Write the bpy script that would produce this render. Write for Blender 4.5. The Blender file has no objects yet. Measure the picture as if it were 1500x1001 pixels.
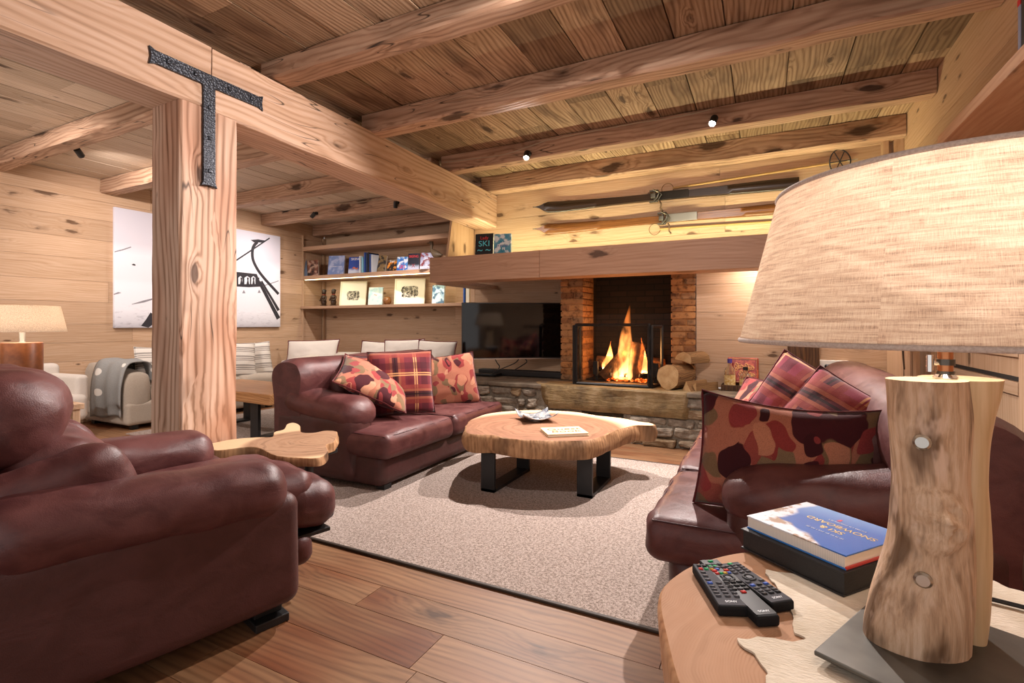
import bpy, bmesh, math, random
from mathutils import Vector, Matrix, noise
PI = math.pi
D = bpy.data
SC = bpy.context.scene
COL = SC.collection
R = random.Random(11)
CAM_H = 1.1
FPX = 736.0
HORIZON = 475.0
YAW = math.atan(370 / 736.0)
FW = (-math.sin(YAW), math.cos(YAW))
RT = (math.cos(YAW), math.sin(YAW))


def ray(px, py):
    a = px - 750
    return (FW[0] * FPX + RT[0] * a, FW[1] * FPX + RT[1] * a, HORIZON - py)


def on_z(px, py, z):        # survey helper: sight line of the photo met with a horizontal plane
    r = ray(px, py); t = (z - CAM_H) / r[2]
    return Vector((r[0] * t, r[1] * t, z))


def on_y(px, py, y):        # ... with a plane parallel to the fireplace wall
    r = ray(px, py); t = y / r[1]
    return Vector((r[0] * t, y, CAM_H + r[2] * t))


def on_x(px, py, x):        # ... with a plane parallel to the side walls
    r = ray(px, py); t = x / r[0]
    return Vector((x, r[1] * t, CAM_H + r[2] * t))


# ------------------------------------------------------------------ mesh builder
class MB:
    def __init__(s):
        s.v = []; s.f = []; s.mi = []; s.T = Matrix.Identity(4)

    def add(s, vs, fs, mi=0):
        n = len(s.v)
        s.v += [s.T @ Vector(v) for v in vs]
        s.f += [[i + n for i in f] for f in fs]
        s.mi += [mi] * len(fs)
        return s

    def box(s, x0, y0, z0, x1, y1, z1, mi=0):
        vs = [(x, y, z) for z in (z0, z1) for y in (y0, y1) for x in (x0, x1)]
        fs = [(0, 2, 3, 1), (4, 5, 7, 6), (0, 1, 5, 4), (2, 6, 7, 3), (0, 4, 6, 2), (1, 3, 7, 5)]
        return s.add(vs, fs, mi)

    def rbox(s, c, size, r, n=6, fn=None, mi=0):
        h = [size[i] / 2 for i in range(3)]
        rr = [min(r, h[i] * 0.999) for i in range(3)]
        def axis(i):
            e = [-h[i] + rr[i] * q for q in (0, .22, .5, .8)]
            m = h[i] - rr[i]
            mid = [-m + 2 * m * k / n for k in range(n + 1)] if m > 1e-4 else [0]
            return e + mid[(0 if m > 1e-4 else 0):] + [-q for q in reversed(e)]
        ax = [axis(0), axis(1), axis(2)]
        N = [len(a) - 1 for a in ax]
        idx = {}; vs = []; fs = []
        def vid(i, j, k):
            key = (i, j, k)
            if key not in idx:
                q = Vector((ax[0][i], ax[1][j], ax[2][k]))
                inn = Vector([max(-(h[t] - rr[t]), min(h[t] - rr[t], q[t])) for t in range(3)])
                d = Vector([(q[t] - inn[t]) / rr[t] for t in range(3)])
                if d.length > 1e-6:
                    d = d / d.length
                    q = inn + Vector([d[t] * rr[t] for t in range(3)])
                if fn:
                    q = Vector(fn(Vector((q[0], q[1], q[2])), h))
                idx[key] = len(vs); vs.append(q + Vector(c))
            return idx[key]
        for a in range(3):
            b, cc = (a + 1) % 3, (a + 2) % 3
            for side in (0, N[a]):
                for i in range(N[b]):
                    for j in range(N[cc]):
                        quad = []
                        for (u, w) in ((i, j), (i + 1, j), (i + 1, j + 1), (i, j + 1)):
                            k = [0, 0, 0]; k[a] = side; k[b] = u; k[cc] = w
                            quad.append(vid(*k))
                        if side == 0: quad.reverse()
                        fs.append(quad)
        return s.add(vs, fs, mi)

    def loft(s, rings, cap=True, closed=True, mi=0, capmi=None):
        n = len(rings[0]); vs = [p for r in rings for p in r]; fs = []
        m = n if closed else n - 1
        for i in range(len(rings) - 1):
            for j in range(m):
                k = (j + 1) % n
                fs.append((i * n + j, i * n + k, (i + 1) * n + k, (i + 1) * n + j))
        s.add(vs, fs, mi)
        if cap:
            cm = mi if capmi is None else capmi
            for r, rev in ((rings[0], True), (rings[-1], False)):
                c = sum((Vector(p) for p in r), Vector()) / n
                pts = [Vector(p) for p in r] + [c]
                f = [(j, (j + 1) % n, n) for j in range(n)]
                if rev: f = [tuple(reversed(q)) for q in f]
                s.add(pts, f, cm)
        return s

    def tube(s, path, rad, n=8, cap=True, mi=0, flat=1.0):
        path = [Vector(p) for p in path]
        rings = []
        up = None
        for i, p in enumerate(path):
            t = (path[min(i + 1, len(path) - 1)] - path[max(i - 1, 0)]).normalized()
            if up is None:
                up = Vector((0, 0, 1)) if abs(t.z) < .9 else Vector((1, 0, 0))
            up = (up - t * up.dot(t)).normalized()
            sd = t.cross(up)
            r = rad[i] if isinstance(rad, (list, tuple)) else rad
            rings.append([p + (sd * math.cos(2 * PI * j / n) + up * math.sin(2 * PI * j / n) * flat) * r for j in range(n)])
        return s.loft(rings, cap, True, mi)

    def lathe(s, prof, n=24, c=(0, 0, 0), cap=True, mi=0, fn=None):
        rings = []
        for (r, z) in prof:
            ring = []
            for j in range(n):
                a = 2 * PI * j / n
                q = fn(a, z) if fn else 1.0
                ring.append(Vector((c[0] + r * q * math.cos(a), c[1] + r * q * math.sin(a), c[2] + z)))
            rings.append(ring)
        return s.loft(rings, cap, True, mi)

    def prism(s, pts, z0, z1, mi=0):
        rings = [[Vector((p[0], p[1], z)) for p in pts] for z in (z0, z1)]
        n = len(pts)
        vs = rings[0] + rings[1]
        fs = [(j, (j + 1) % n, n + (j + 1) % n, n + j) for j in range(n)]
        fs += [tuple(reversed(range(n))), tuple(range(n, 2 * n))]
        return s.add(vs, fs, mi)

    def ball(s, c, r, n=16, m=10, mi=0):
        if not isinstance(r, (tuple, list)): r = (r, r, r)
        rings = []
        for i in range(m + 1):
            t = PI * (i + .02) / (m + .04) - PI / 2
            rings.append([Vector((c[0] + r[0] * math.cos(t) * math.cos(2 * PI * j / n), c[1] + r[1] * math.cos(t) * math.sin(2 * PI * j / n), c[2] + r[2] * math.sin(t))) for j in range(n)])
        return s.loft(rings, True, True, mi)

    def build(s, name, mats, parent=None, smooth=False, bevel=0, sub=0, origin=True, angle=None):
        mats = mats if isinstance(mats, (list, tuple)) else [mats]
        o0 = Vector((0, 0, 0))
        if parent is None and origin and s.v:
            xs = [v.x for v in s.v]; ys = [v.y for v in s.v]; zs = [v.z for v in s.v]
            o0 = Vector(((min(xs) + max(xs)) / 2, (min(ys) + max(ys)) / 2, min(zs)))
        me = D.meshes.new(name)
        me.from_pydata([tuple(v - o0) for v in s.v], [], s.f)
        for m in mats: me.materials.append(m)
        me.polygons.foreach_set('material_index', s.mi)
        bm = bmesh.new(); bm.from_mesh(me)
        bmesh.ops.recalc_face_normals(bm, faces=bm.faces)
        bm.to_mesh(me); bm.free()
        if smooth:
            me.polygons.foreach_set('use_smooth', [True] * len(me.polygons))
            if angle is not None:
                me.set_sharp_from_angle(angle=math.radians(angle))
        me.update()
        o = D.objects.new(name, me); COL.objects.link(o)
        o.location = o0
        if parent is not None:
            o.parent = parent
        if bevel:
            b = o.modifiers.new('bevel', 'BEVEL'); b.width = bevel; b.segments = 2; b.limit_method = 'ANGLE'; b.angle_limit = math.radians(40)
        if sub:
            q = o.modifiers.new('sub', 'SUBSURF'); q.levels = sub; q.render_levels = sub
        return o


def tag(o, label=None, cat=None, group=None, kind=None):
    if label: o['label'] = label
    if cat: o['category'] = cat
    if group: o['group'] = group
    if kind: o['kind'] = kind
    return o


def thing(name, label, cat, loc=(0, 0, 0), rz=0.0, group=None, mw=None):
    o = D.objects.new(name, None); COL.objects.link(o)
    o.empty_display_size = .1
    o.location = loc; o.rotation_euler = (0, 0, rz)
    if mw is not None: o.matrix_world = mw
    return tag(o, label, cat, group)


def struct(name, mb, m, **k):
    return tag(mb.build(name, m, **k), kind='structure')


def lettering(txt, size, m, parent, mat4, ext=.0006, name='lettering', align='CENTER', sx=1.0, shear=0.0, space=1.0, wrap=1.0):
    cu = D.curves.new('t', 'FONT'); cu.body = txt; cu.size = size; cu.extrude = ext
    cu.align_x = align; cu.align_y = 'CENTER'; cu.shear = shear; cu.space_character = space; cu.space_line = wrap
    tmp = D.objects.new('t', cu); COL.objects.link(tmp)
    dg = bpy.context.evaluated_depsgraph_get(); dg.update()
    me = D.meshes.new_from_object(tmp.evaluated_get(dg))
    D.objects.remove(tmp); D.curves.remove(cu)
    me.transform(Matrix.Diagonal((sx, 1, 1, 1))); me.transform(mat4)
    me.materials.clear(); me.materials.append(m)
    o = D.objects.new(name, me); COL.objects.link(o); o.parent = parent
    return o


def tiny_print(parent, m, mat4, width, size, seed=1):
    """a line of print too small to read in the photo: short strokes"""
    r = random.Random(seed); mb = MB(); mb.T = mat4; x = -width / 2
    while x < width / 2:
        w = size * r.uniform(.25, .5)
        mb.box(x, -size / 2, 0, x + w * .35, size / 2, .0003); mb.box(x, size * r.uniform(-.5, .3), 0, x + w, size * .5, .0003)
        x += w + size * r.choice((.25, .25, .25, .7))
    return mb.build('fine_print', m, parent)


def TR(x, y, z): return Matrix.Translation((x, y, z))
def RX(a): return Matrix.Rotation(math.radians(a), 4, 'X')
def RY(a): return Matrix.Rotation(math.radians(a), 4, 'Y')
def RZ(a): return Matrix.Rotation(math.radians(a), 4, 'Z')
def nz(x, y, z, s=0.0): return noise.noise(Vector((x + s * 7.3, y - s * 3.1, z + s * 1.7)))
def smooth01(t):
    t = max(0, min(1, t)); return t * t * (3 - 2 * t)
def lerp(a, b, t): return a + (b - a) * t


def spline(pts, n):
    """Catmull-Rom through pts (tuples of any length), n samples per span"""
    out = []
    P = [pts[0]] + list(pts) + [pts[-1]]
    for i in range(1, len(P) - 2):
        for k in range(n):
            t = k / n
            out.append(tuple(0.5 * ((2 * b) + (-a + c) * t + (2 * a - 5 * b + 4 * c - d) * t * t + (-a + 3 * b - 3 * c + d) * t ** 3) for a, b, c, d in zip(P[i - 1], P[i], P[i + 1], P[i + 2])))
    out.append(tuple(pts[-1]))
    return out


def closed_spline(pts, n):
    m = len(pts); out = []
    for i in range(m):
        a, b, c, d = pts[(i - 1) % m], pts[i], pts[(i + 1) % m], pts[(i + 2) % m]
        for k in range(n):
            t = k / n
            out.append(tuple(0.5 * ((2 * q) + (-p + r) * t + (2 * p - 5 * q + 4 * r - s) * t * t + (-p + 3 * q - 3 * r + s) * t ** 3) for p, q, r, s in zip(a, b, c, d)))
    return out


# ------------------------------------------------------------------ materials
def col(h):
    h = h.lstrip('#')
    v = [int(h[i:i + 2], 16) / 255 for i in (0, 2, 4)]
    return tuple((c / 12.92 if c <= .04045 else ((c + .055) / 1.055) ** 2.4) for c in v) + (1,)


class NT:
    def __init__(s, name):
        s.m = D.materials.new(name); s.m.use_nodes = True; s.t = s.m.node_tree
        s.b = s.t.nodes['Principled BSDF']; s.out = s.t.nodes['Material Output']

    def n(s, typ, ins=None, **props):
        x = s.t.nodes.new('ShaderNode' + typ)
        for k, v in props.items(): setattr(x, k, v)
        for k, v in (ins or {}).items(): s.set(x.inputs[k], v)
        return x

    def set(s, sock, v):
        if isinstance(v, bpy.types.NodeSocket): s.t.links.new(v, sock)
        else: sock.default_value = v

    def math(s, op, a, b=0.0, c=0.0):
        x = s.n('Math', operation=op)
        s.set(x.inputs[0], a); s.set(x.inputs[1], b); s.set(x.inputs[2], c)
        return x.outputs[0]

    def vmath(s, op, a, b=(0, 0, 0)):
        x = s.n('VectorMath', operation=op)
        s.set(x.inputs[0], a); s.set(x.inputs[1], b)
        return x.outputs[0]

    def mix(s, f, a, b, blend='MIX'):
        x = s.n('Mix', data_type='RGBA', blend_type=blend)
        s.set(x.inputs[0], f); s.set(x.inputs[6], a); s.set(x.inputs[7], b)
        return x.outputs[2]

    def ramp(s, f, stops, interp='LINEAR'):
        x = s.n('ValToRGB'); cr = x.color_ramp; cr.interpolation = interp
        while len(cr.elements) < len(stops): cr.elements.new(.5)
        for e, (p, c) in zip(cr.elements, stops):
            e.position = p; e.color = c if len(c) == 4 else tuple(c) + (1,)
        s.set(x.inputs[0], f)
        return x.outputs[0]

    def mrange(s, v, a, b, c=0.0, d=1.0, smooth=True):
        x = s.n('MapRange', interpolation_type='SMOOTHSTEP' if smooth else 'LINEAR')
        for i, q in enumerate((v, a, b, c, d)): s.set(x.inputs[i], q)
        return x.outputs[0]

    def obj(s):
        return s.n('TexCoord').outputs['Object']

    def noise(s, vec, scale=5, detail=2, rough=.5, dist=0):
        return s.n('TexNoise', {'Vector': vec, 'Scale': scale, 'Detail': detail, 'Roughness': rough, 'Distortion': dist}).outputs['Fac']

    def bump(s, h, strength=.3, dist=.01):
        x = s.n('Bump', {'Height': h, 'Strength': strength, 'Distance': dist})
        s.t.links.new(x.outputs[0], s.b.inputs['Normal'])

    def base(s, c, rough=.5, metal=0.0, spec=None):
        s.set(s.b.inputs['Base Color'], c); s.set(s.b.inputs['Roughness'], rough); s.set(s.b.inputs['Metallic'], metal)
        if spec is not None: s.b.inputs['Specular IOR Level'].default_value = spec


def plain(name, h, rough=.5, metal=0.0, spec=None, emit=0):
    m = NT(name); m.base(col(h), rough, metal, spec)
    if emit:
        m.b.inputs['Emission Color'].default_value = col(h); m.b.inputs['Emission Strength'].default_value = emit
    return m.m


def wood(name, light, mid, dark, axis='X', sc=1.0, knots=.5, rough=.55, var=.35, bump=.25, knotcol='3a2010', stain=0.0, staincol='2a1a10', ring=1.0, spec=.3, fine=1.0, crack=0.0, reddish=None):
    m = NT(name)
    geo = m.n('NewGeometry'); oi = m.n('ObjectInfo')
    rnd = m.math('ADD', geo.outputs['Random Per Island'], oi.outputs['Random'])
    off = m.math('MULTIPLY', rnd, 41.7)
    sep = m.n('SeparateXYZ', {0: m.obj()})
    order = {'X': (0, 1, 2), 'Y': (1, 0, 2), 'Z': (2, 0, 1)}[axis]
    P = m.n('CombineXYZ', {0: m.math('ADD', sep.outputs[order[0]], off), 1: m.math('ADD', sep.outputs[order[1]], m.math('MULTIPLY', off, .37)), 2: sep.outputs[order[2]]}).outputs[0]
    # knots: stretched cells
    wob = m.n('TexNoise', {'Vector': P, 'Scale': 3.0 * sc, 'Detail': 1.0}).outputs['Color']
    Pw = m.vmath('ADD', P, m.vmath('MULTIPLY', m.vmath('SUBTRACT', wob, (.5, .5, .5)), (.10, .03, .03)))
    kv = m.n('TexVoronoi', {'Vector': m.vmath('MULTIPLY', Pw, (2.9 * sc, 8 * sc, 8 * sc)), 'Scale': 1.0, 'Randomness': .95})
    kc = m.n('SeparateColor', {0: kv.outputs['Color']}); kr = kc.outputs[0]
    kn = m.noise(m.vmath('MULTIPLY', P, (14 * sc, 40 * sc, 40 * sc)), 1.0, 2)
    kd = m.math('ADD', m.math('DIVIDE', kv.outputs['Distance'], m.math('MULTIPLY_ADD', m.math('POWER', kc.outputs[1], 2.0), 1.15, .35)), m.math('MULTIPLY_ADD', kn, .22, -.11))
    pres = m.mrange(kr, 1 - knots, 1 - knots + .02)
    knot = m.math('MULTIPLY', m.mrange(kd, .10, .24, 1.0, 0.0), pres)
    halo = m.math('MULTIPLY', m.mrange(kd, .0, .55, 1.0, 0.0), pres)
    # grain
    g1 = m.noise(m.vmath('MULTIPLY', P, (2.2 * sc, 52 * sc, 52 * sc)), 1.0, 4, .6, .3)
    bend = m.noise(m.vmath('MULTIPLY', P, (.9 * sc, 3.2 * sc, 3.2 * sc)), 1.0, 2)
    sp = m.n('SeparateXYZ', {0: P})
    ph = m.math('ADD', m.math('MULTIPLY', m.math('ADD', sp.outputs[1], sp.outputs[2]), 230 * sc), m.math('ADD', m.math('MULTIPLY', bend, 52), m.math('MULTIPLY', halo, 16)))
    rings = m.math('MULTIPLY_ADD', m.math('SINE', ph), .5, .5)
    gg = m.math('ADD', m.math('MULTIPLY', g1, .75), m.math('MULTIPLY', m.math('POWER', rings, 2.0), .20 * ring))
    cc = m.ramp(gg, [(.28, col(light)), (.55, col(mid)), (.86, col(dark))])
    if reddish:
        big = m.noise(m.vmath('MULTIPLY', P, (.8, 2.2, 2.2)), 1.6, 2)
        cc = m.mix(m.mrange(big, .42, .72), cc, m.mix(1.0, cc, col(reddish), 'MULTIPLY'))
    # tone of each board
    tone = m.mrange(m.n('TexWhiteNoise', {'W': off}, noise_dimensions='1D').outputs['Value'], 0, 1, 1 - var, 1 + var * .35, False)
    cc = m.mix(1.0, cc, m.n('CombineColor', {0: tone, 1: m.math('POWER', tone, 1.08), 2: m.math('POWER', tone, 1.2)}).outputs[0], 'MULTIPLY')
    if stain:
        st = m.noise(m.vmath('MULTIPLY', P, (1.4, 5, 5)), 1.0, 3, .6)
        cc = m.mix(m.math('MULTIPLY', m.mrange(st, .48, .72), stain), cc, col(staincol))
    streak = m.noise(m.vmath('MULTIPLY', P, (5 * sc, 40 * sc, 40 * sc)), 1.0, 2)
    kdark = m.math('MULTIPLY', m.math('MINIMUM', m.math('ADD', knot, m.math('MULTIPLY', m.math('MULTIPLY', halo, halo), m.mrange(streak, .45, .6))), 1.0), .82)
    cc = m.mix(kdark, cc, col(knotcol))
    if crack:
        cn = m.noise(m.vmath('MULTIPLY', P, (1.1, 14, 14)), 1.0, 1)
        ck = m.math('MULTIPLY', m.mrange(m.math('ABSOLUTE', m.math('SUBTRACT', cn, .5)), .0, .012, 1, 0), m.mrange(m.noise(P, 1.7, 1), .5, .6))
        cc = m.mix(m.math('MULTIPLY', ck, crack), cc, col('1c120a'))
    cc = m.mix(1.0, cc, (.955, .955, 1.06, 1), 'MULTIPLY')
    m.base(cc, rough, spec=spec)
    hb = m.math('SUBTRACT', m.math('MULTIPLY', gg, -.6), m.math('MULTIPLY', knot, .5))
    m.bump(hb, bump, .006)
    return m.m


def end_rings(name, heart, sap, line, cx=0, cy=0, freq=110, rough=.45, rim='e6cfa6', rimr=None, stretch=1.0):
    """sawn cross-section of a trunk: rings about (cx, cy) in the part's own frame"""
    m = NT(name)
    P = m.obj()
    q = m.vmath('MULTIPLY', m.vmath('SUBTRACT', P, (cx, cy, 0)), (1, stretch, 0))
    w = m.n('TexNoise', {'Vector': q, 'Scale': 2.2, 'Detail': 2.0}).outputs['Fac']
    w2 = m.noise(q, 9, 2)
    L = m.n('VectorMath', {0: q}, operation='LENGTH').outputs['Value']
    d = m.math('ADD', L, m.math('ADD', m.math('MULTIPLY', w, .16), m.math('MULTIPLY', w2, .035)))
    rg = m.math('MULTIPLY_ADD', m.math('SINE', m.math('MULTIPLY', d, freq)), .5, .5)
    rg = m.math('MULTIPLY', rg, m.mrange(m.noise(q, 7, 3, .6), .35, .7, .25, 1.0))
    band = m.noise(m.n('CombineXYZ', {0: m.math('MULTIPLY', d, 16.0), 1: m.math('MULTIPLY', w2, .6)}).outputs[0], 1.5, 3)
    cc = m.ramp(band, [(.25, col(heart)), (.55, col(sap)), (.8, col(line))])
    cc = m.mix(m.math('MULTIPLY', m.math('POWER', rg, 2.5), .5), cc, col(line))
    if rimr:
        cc = m.mix(m.mrange(L, rimr * .86, rimr * 1.02), cc, col(rim))
    m.base(cc, rough, spec=.35 if rough < .6 else .12)
    m.bump(rg, .05, .002)
    return m.m


def leather(name, h, hi):
    m = NT(name); P = m.obj()
    f = m.n('TexVoronoi', {'Vector': P, 'Scale': 330.0}).outputs['Distance']
    w = m.noise(m.vmath('MULTIPLY', P, (1, 1, 1.4)), 9, 3, .55, .6)
    cc = m.mix(m.mrange(w, .3, .7), col(h), col(hi))
    m.base(cc, .4, spec=.42)
    m.set(m.b.inputs['Roughness'], m.mrange(w, .3, .7, .40, .50))
    m.bump(m.math('ADD', m.math('MULTIPLY', f, .10), m.math('MULTIPLY', w, 1.0)), .32, .012)
    return m.m


def cloth(name, a, b, scale=400, rough=.9, bump=.25, sheen=.2):
    m = NT(name); P = m.obj()
    n1 = m.noise(P, scale, 2)
    cc = m.mix(m.mrange(n1, .3, .7), col(a), col(b))
    m.base(cc, rough, spec=.1)
    m.b.inputs['Sheen Weight'].default_value = sheen
    m.bump(n1, bump, .003)
    return m.m
# ------------------------------------------------------------------ shared materials
OAK = wood('oak_board', 'd0b08c', 'c29f78', '9a7854', 'X', 1.15, .42, .5, .18, .12, ring=.7, knotcol='4a2e18')
OAKY = wood('oak_board_depth', 'd0b08c', 'c29f78', '9a7854', 'Y', 1.15, .42, .5, .18, .12, ring=.7, knotcol='4a2e18')
OAKZ = wood('oak_upright', 'cfae8a', 'bf9c74', '9a7854', 'Z', 1.0, .25, .5, .2, .12, ring=.7, knotcol='4a2e18')
MANTEL = wood('mantel_oak', 'c29c7a', 'ae8665', '88664b', 'X', .9, .42, .5, .12, .12, ring=.5, knotcol='3a2314')
SHELF = wood('shelf_oak', 'bd9a78', 'ae8a68', '886a4e', 'X', 1.2, .12, .5, .1, .1, ring=.6)
PALEC = wood('pale_ceiling_board', 'd9c6aa', 'c4ad8c', '947a5c', 'Y', 1.0, .35, .65, .22, .25, stain=.15, staincol='7a5c40', ring=1.1)
CEIL = wood('weathered_ceiling_board', 'c0a480', '9c7e5c', '644832', 'Y', 1.0, .4, .65, .5, .3, stain=.7, staincol='4c311e', ring=1.3)
BEAM = wood('hewn_pine', 'cfae8c', 'b59070', '7c5c42', 'X', .72, .85, .65, .12, .5, stain=.5, staincol='5e3f26', ring=1.25, knotcol='2e1a0e', crack=.9)
BEAMY = wood('hewn_pine_depth', 'd6b596', 'c49f7c', '926e52', 'Y', .62, .75, .6, .1, .4, stain=.3, staincol='6b4528', ring=1.2, knotcol='3a2010', crack=.9)
POSTM = wood('post_pine', 'dfc0a2', 'cba686', '8a6648', 'Z', .62, .8, .6, .1, .4, stain=.25, staincol='6b4a30', ring=1.8, knotcol='3d2415', crack=.8, reddish='e8cfc0')
FLOORM = wood('oak_plank', '9c7650', '84603f', '583c26', 'X', .9, .35, .5, .22, .12, ring=1.0, knotcol='35200f', spec=.45, reddish='d0a080')
BLACK = plain('black_powdercoat', '1a1a1b', .45)
IRON = NT('hammered_iron')
_v = IRON.n('TexVoronoi', {'Vector': IRON.obj(), 'Scale': 85.0}).outputs['Distance']
IRON.base(col('35383f'), .42, .55); IRON.bump(_v, .8, .004)
IRON = IRON.m
STEEL = plain('brushed_steel', 'b8b6b0', .28, 1.0)
CHROME = plain('chrome', 'd8d6d2', .12, 1.0)
PAPER = plain('page_paper', 'e9e2d2', .8)
DARKGAP = plain('dark_gap', '1b130c', .9)

XL, XR, YB, YF, YT = -6.8, 1.0, 6.3, 5.1, 5.8      # left / right walls, alcove back, fireplace wall, television niche
ZC = 2.76
ZH = .5                                            # hearth top


def rows(lo, hi, wmin, wmax):
    out = [lo]
    while out[-1] < hi - wmax: out.append(out[-1] + R.uniform(wmin, wmax))
    if hi - out[-1] > .03: out.append(hi)
    else: out[-1] = hi
    return out


def board_wall(axis, fixed, thick, a0, a1, z0, z1, wmin=.2, wmax=.3, lmin=1.8, lmax=3.2, gap=.0012):
    """boards running along `axis`, the face at `fixed`, backed by `thick` (signed, away from the room)"""
    mb = MB(); zs = rows(z0, z1, wmin, wmax)
    for i in range(len(zs) - 1):
        xs = rows(a0, a1, lmin, lmax)
        for j in range(len(xs) - 1):
            f = fixed + R.uniform(0, .0012) * (1 if thick > 0 else -1)
            lo, hi = sorted((f, fixed + thick))
            if axis == 'X': mb.box(xs[j] + gap, lo, zs[i] + gap, xs[j + 1] - gap, hi, zs[i + 1] - gap)
            else: mb.box(lo, xs[j] + gap, zs[i] + gap, hi, xs[j + 1] - gap, zs[i + 1] - gap)
    lo, hi = sorted((fixed + thick, fixed + thick * .3))
    if axis == 'X': mb.box(a0, lo, z0, a1, hi, z1)
    else: mb.box(lo, a0, z0, hi, a1, z1)
    return mb


# floor: planks along X
mb = MB(); ys = rows(-1.3, YB, .16, .21)
for i in range(len(ys) - 1):
    xs = rows(XL - .1 - R.uniform(0, .8), XR + .1, 1.3, 2.4)
    for j in range(len(xs) - 1):
        mb.box(xs[j] + .0012, ys[i] + .0012, -.03, xs[j + 1] - .0012, ys[i + 1] - .0012, R.uniform(-.0007, 0))
mb.box(XL - .1, -1.3, -.05, XR + .1, YB, -.02)
struct('floor', mb, FLOORM)

# ceiling: boards along Y
mb = MB(); xs = rows(XL - .1, -3.0, .17, .24) + rows(-3.0, XR + .1, .26, .34)[1:]
for i in range(len(xs) - 1):
    yy = rows(-1.3, YB + .02, 1.9, 3.4)
    for j in range(len(yy) - 1):
        mb.box(xs[i] + .004, yy[j] + .001, ZC + R.uniform(0, .004), xs[i + 1] - .004, yy[j + 1] - .001, ZC + .03, mi=1 if xs[i] < -3.05 else 0)
mb.box(XL - .1, -1.3, ZC + .028, XR + .1, YB + .02, ZC + .05)
struct('ceiling', mb, [CEIL, PALEC])

struct('wall_left', board_wall('Y', XL, -.05, -1.3, YB, 0, ZC, .2, .27, 2.0, 3.4), OAKY)
struct('wall_back', board_wall('X', YB, .05, XL, -3.06, 0, ZC, .2, .27), OAK)
# the television niche and its return beside the shelves
mb = board_wall('X', YT, .05, -3.47, -1.95, .0, 1.76, .2, .26)
struct('wall_television', mb, OAK)
struct('wall_right', board_wall('Y', XR, .05, -.3, YF, 0, ZC, .3, .42, 2.6, 4.0), OAKY)
# panelling right of the fireplace, and the ski wall above the mantel
struct('wall_fireplace', board_wall('X', YF, .05, -.585, XR, .5, 1.70, .2, .27), OAK)
mb = board_wall('X', YF, .05, -3.06, XR, 1.70, ZC, .26, .34, 2.4, 3.6)
mb.box(-3.06, YF + .05, 1.70, -3.02, YB, ZC)
struct('wall_chimney', mb, OAK)
# upright corner strip with a routed slot, right of the skis
mb = MB(); mb.box(.86, 5.0, 1.84, .90, YF, ZC); mb.box(.90, 5.06, 1.84, .93, YF, ZC); mb.box(.93, 5.0, 1.84, XR, YF, ZC)
struct('trim_1', mb, OAKZ, bevel=.002)


# ------------------------------------------------------------------ beams
def hewn(mb, axis, p0, p1, w, zb0, zb1, zt0, zt1, seed, rough=.006, step=.09):
    """rough-sawn timber from p0 to p1 along axis; w = (lo, hi) across; sloping bottom/top"""
    n = max(4, int(abs(p1 - p0) / step)); rings = []
    c0 = .012
    for i in range(n + 1):
        t = i / n; u = lerp(p0, p1, t); zb = lerp(zb0, zb1, t); zt = lerp(zt0, zt1, t)
        a, b = w
        prof = []
        m = 3
        def side(q0, q1):
            for k in range(m): prof.append((lerp(q0[0], q1[0], k / m), lerp(q0[1], q1[1], k / m)))
        wane = c0 + .02 * max(0, nz(u * 1.3, seed, 0))
        pts = [(a + c0, zb), (b - wane, zb), (b, zb + wane), (b, zt), (a, zt), (a, zb + c0)]
        for q in range(6):
            side(pts[q], pts[(q + 1) % 6])
        ring = []
        for (x, z) in prof:
            d = rough * (nz(u * 2.3, x * 4, z * 4, seed) + .5 * nz(u * 9, x * 12, z * 12, seed))
            x2 = x + d * (1 if x > (a + b) / 2 else -1); z2 = z + (d if z < (zb + zt) / 2 else 0)
            ring.append(Vector((u, x2, z2)) if axis == 'X' else Vector((x2, u, z2)))
        rings.append(ring)
    return mb.loft(rings)


def beam(name, label, axis, *a, m=BEAM, **k):
    mb = MB(); hewn(mb, axis, *a, **k)
    return tag(mb.build(name, m, smooth=True, angle=35), label, 'beam')


beam('main_beam', 'thick pale main beam from the left foreground to the iron strap on the post', 'Y', -1.2, 1.752, (-3.06, -2.76), 2.305, 2.296, 2.665, 2.645, seed=1, m=BEAMY, rough=.004)
beam('main_beam', 'thick main beam from the post to the ski wall, cracked and knotty', 'Y', 1.758, 5.1, (-3.06, -2.76), 2.285, 2.215, 2.64, 2.575, seed=2, m=BEAMY, rough=.006)
spec = [(.98, 1.13, 2.65, 'ceiling beam nearest the camera, over the armchair'),
        (2.14, 2.29, 2.64, 'ceiling beam crossing the top of the photo, first beyond the post'),
        (3.03, 3.18, 2.605, 'long knotty ceiling beam over the coffee table, without any spotlights'),
        (4.13, 4.28, 2.60, 'ceiling beam carrying the two lit spotlights and their wire'),
        (4.92, 5.09, 2.585, 'ceiling beam tight against the wall above the skis')]
for i, (a, b, zb, lab) in enumerate(spec):
    beam('ceiling_beam', lab, 'X', -2.86 if i else -2.8, XR - .005, (a, b), zb, zb, ZC - .003, ZC - .003, seed=10 + i, rough=.008)
spec = [(1.0, 1.15, 2.64, 'ceiling beam at the far left edge, nearest the camera in the left room'),
        (2.06, 2.21, 2.62, 'left room ceiling beam running into the top of the post'),
        (3.02, 3.17, 2.60, 'left room ceiling beam ending above the left edge of the ski-lift picture'),
        (4.10, 4.25, 2.60, 'left room ceiling beam between the post and the two black spotlights'),
        (5.08, 5.23, 2.60, 'left room ceiling beam carrying the two black spotlights before the shelves'),
        (6.05, 6.20, 2.58, 'rearmost left room ceiling beam, above the bookshelves')]
for i, (a, b, zb, lab) in enumerate(spec):
    beam('ceiling_beam', lab, 'X', XL + .005, -2.96 if i < 5 else -3.07, (a, b), zb, zb, ZC - .003, ZC - .003, seed=30 + i, rough=.006)

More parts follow.
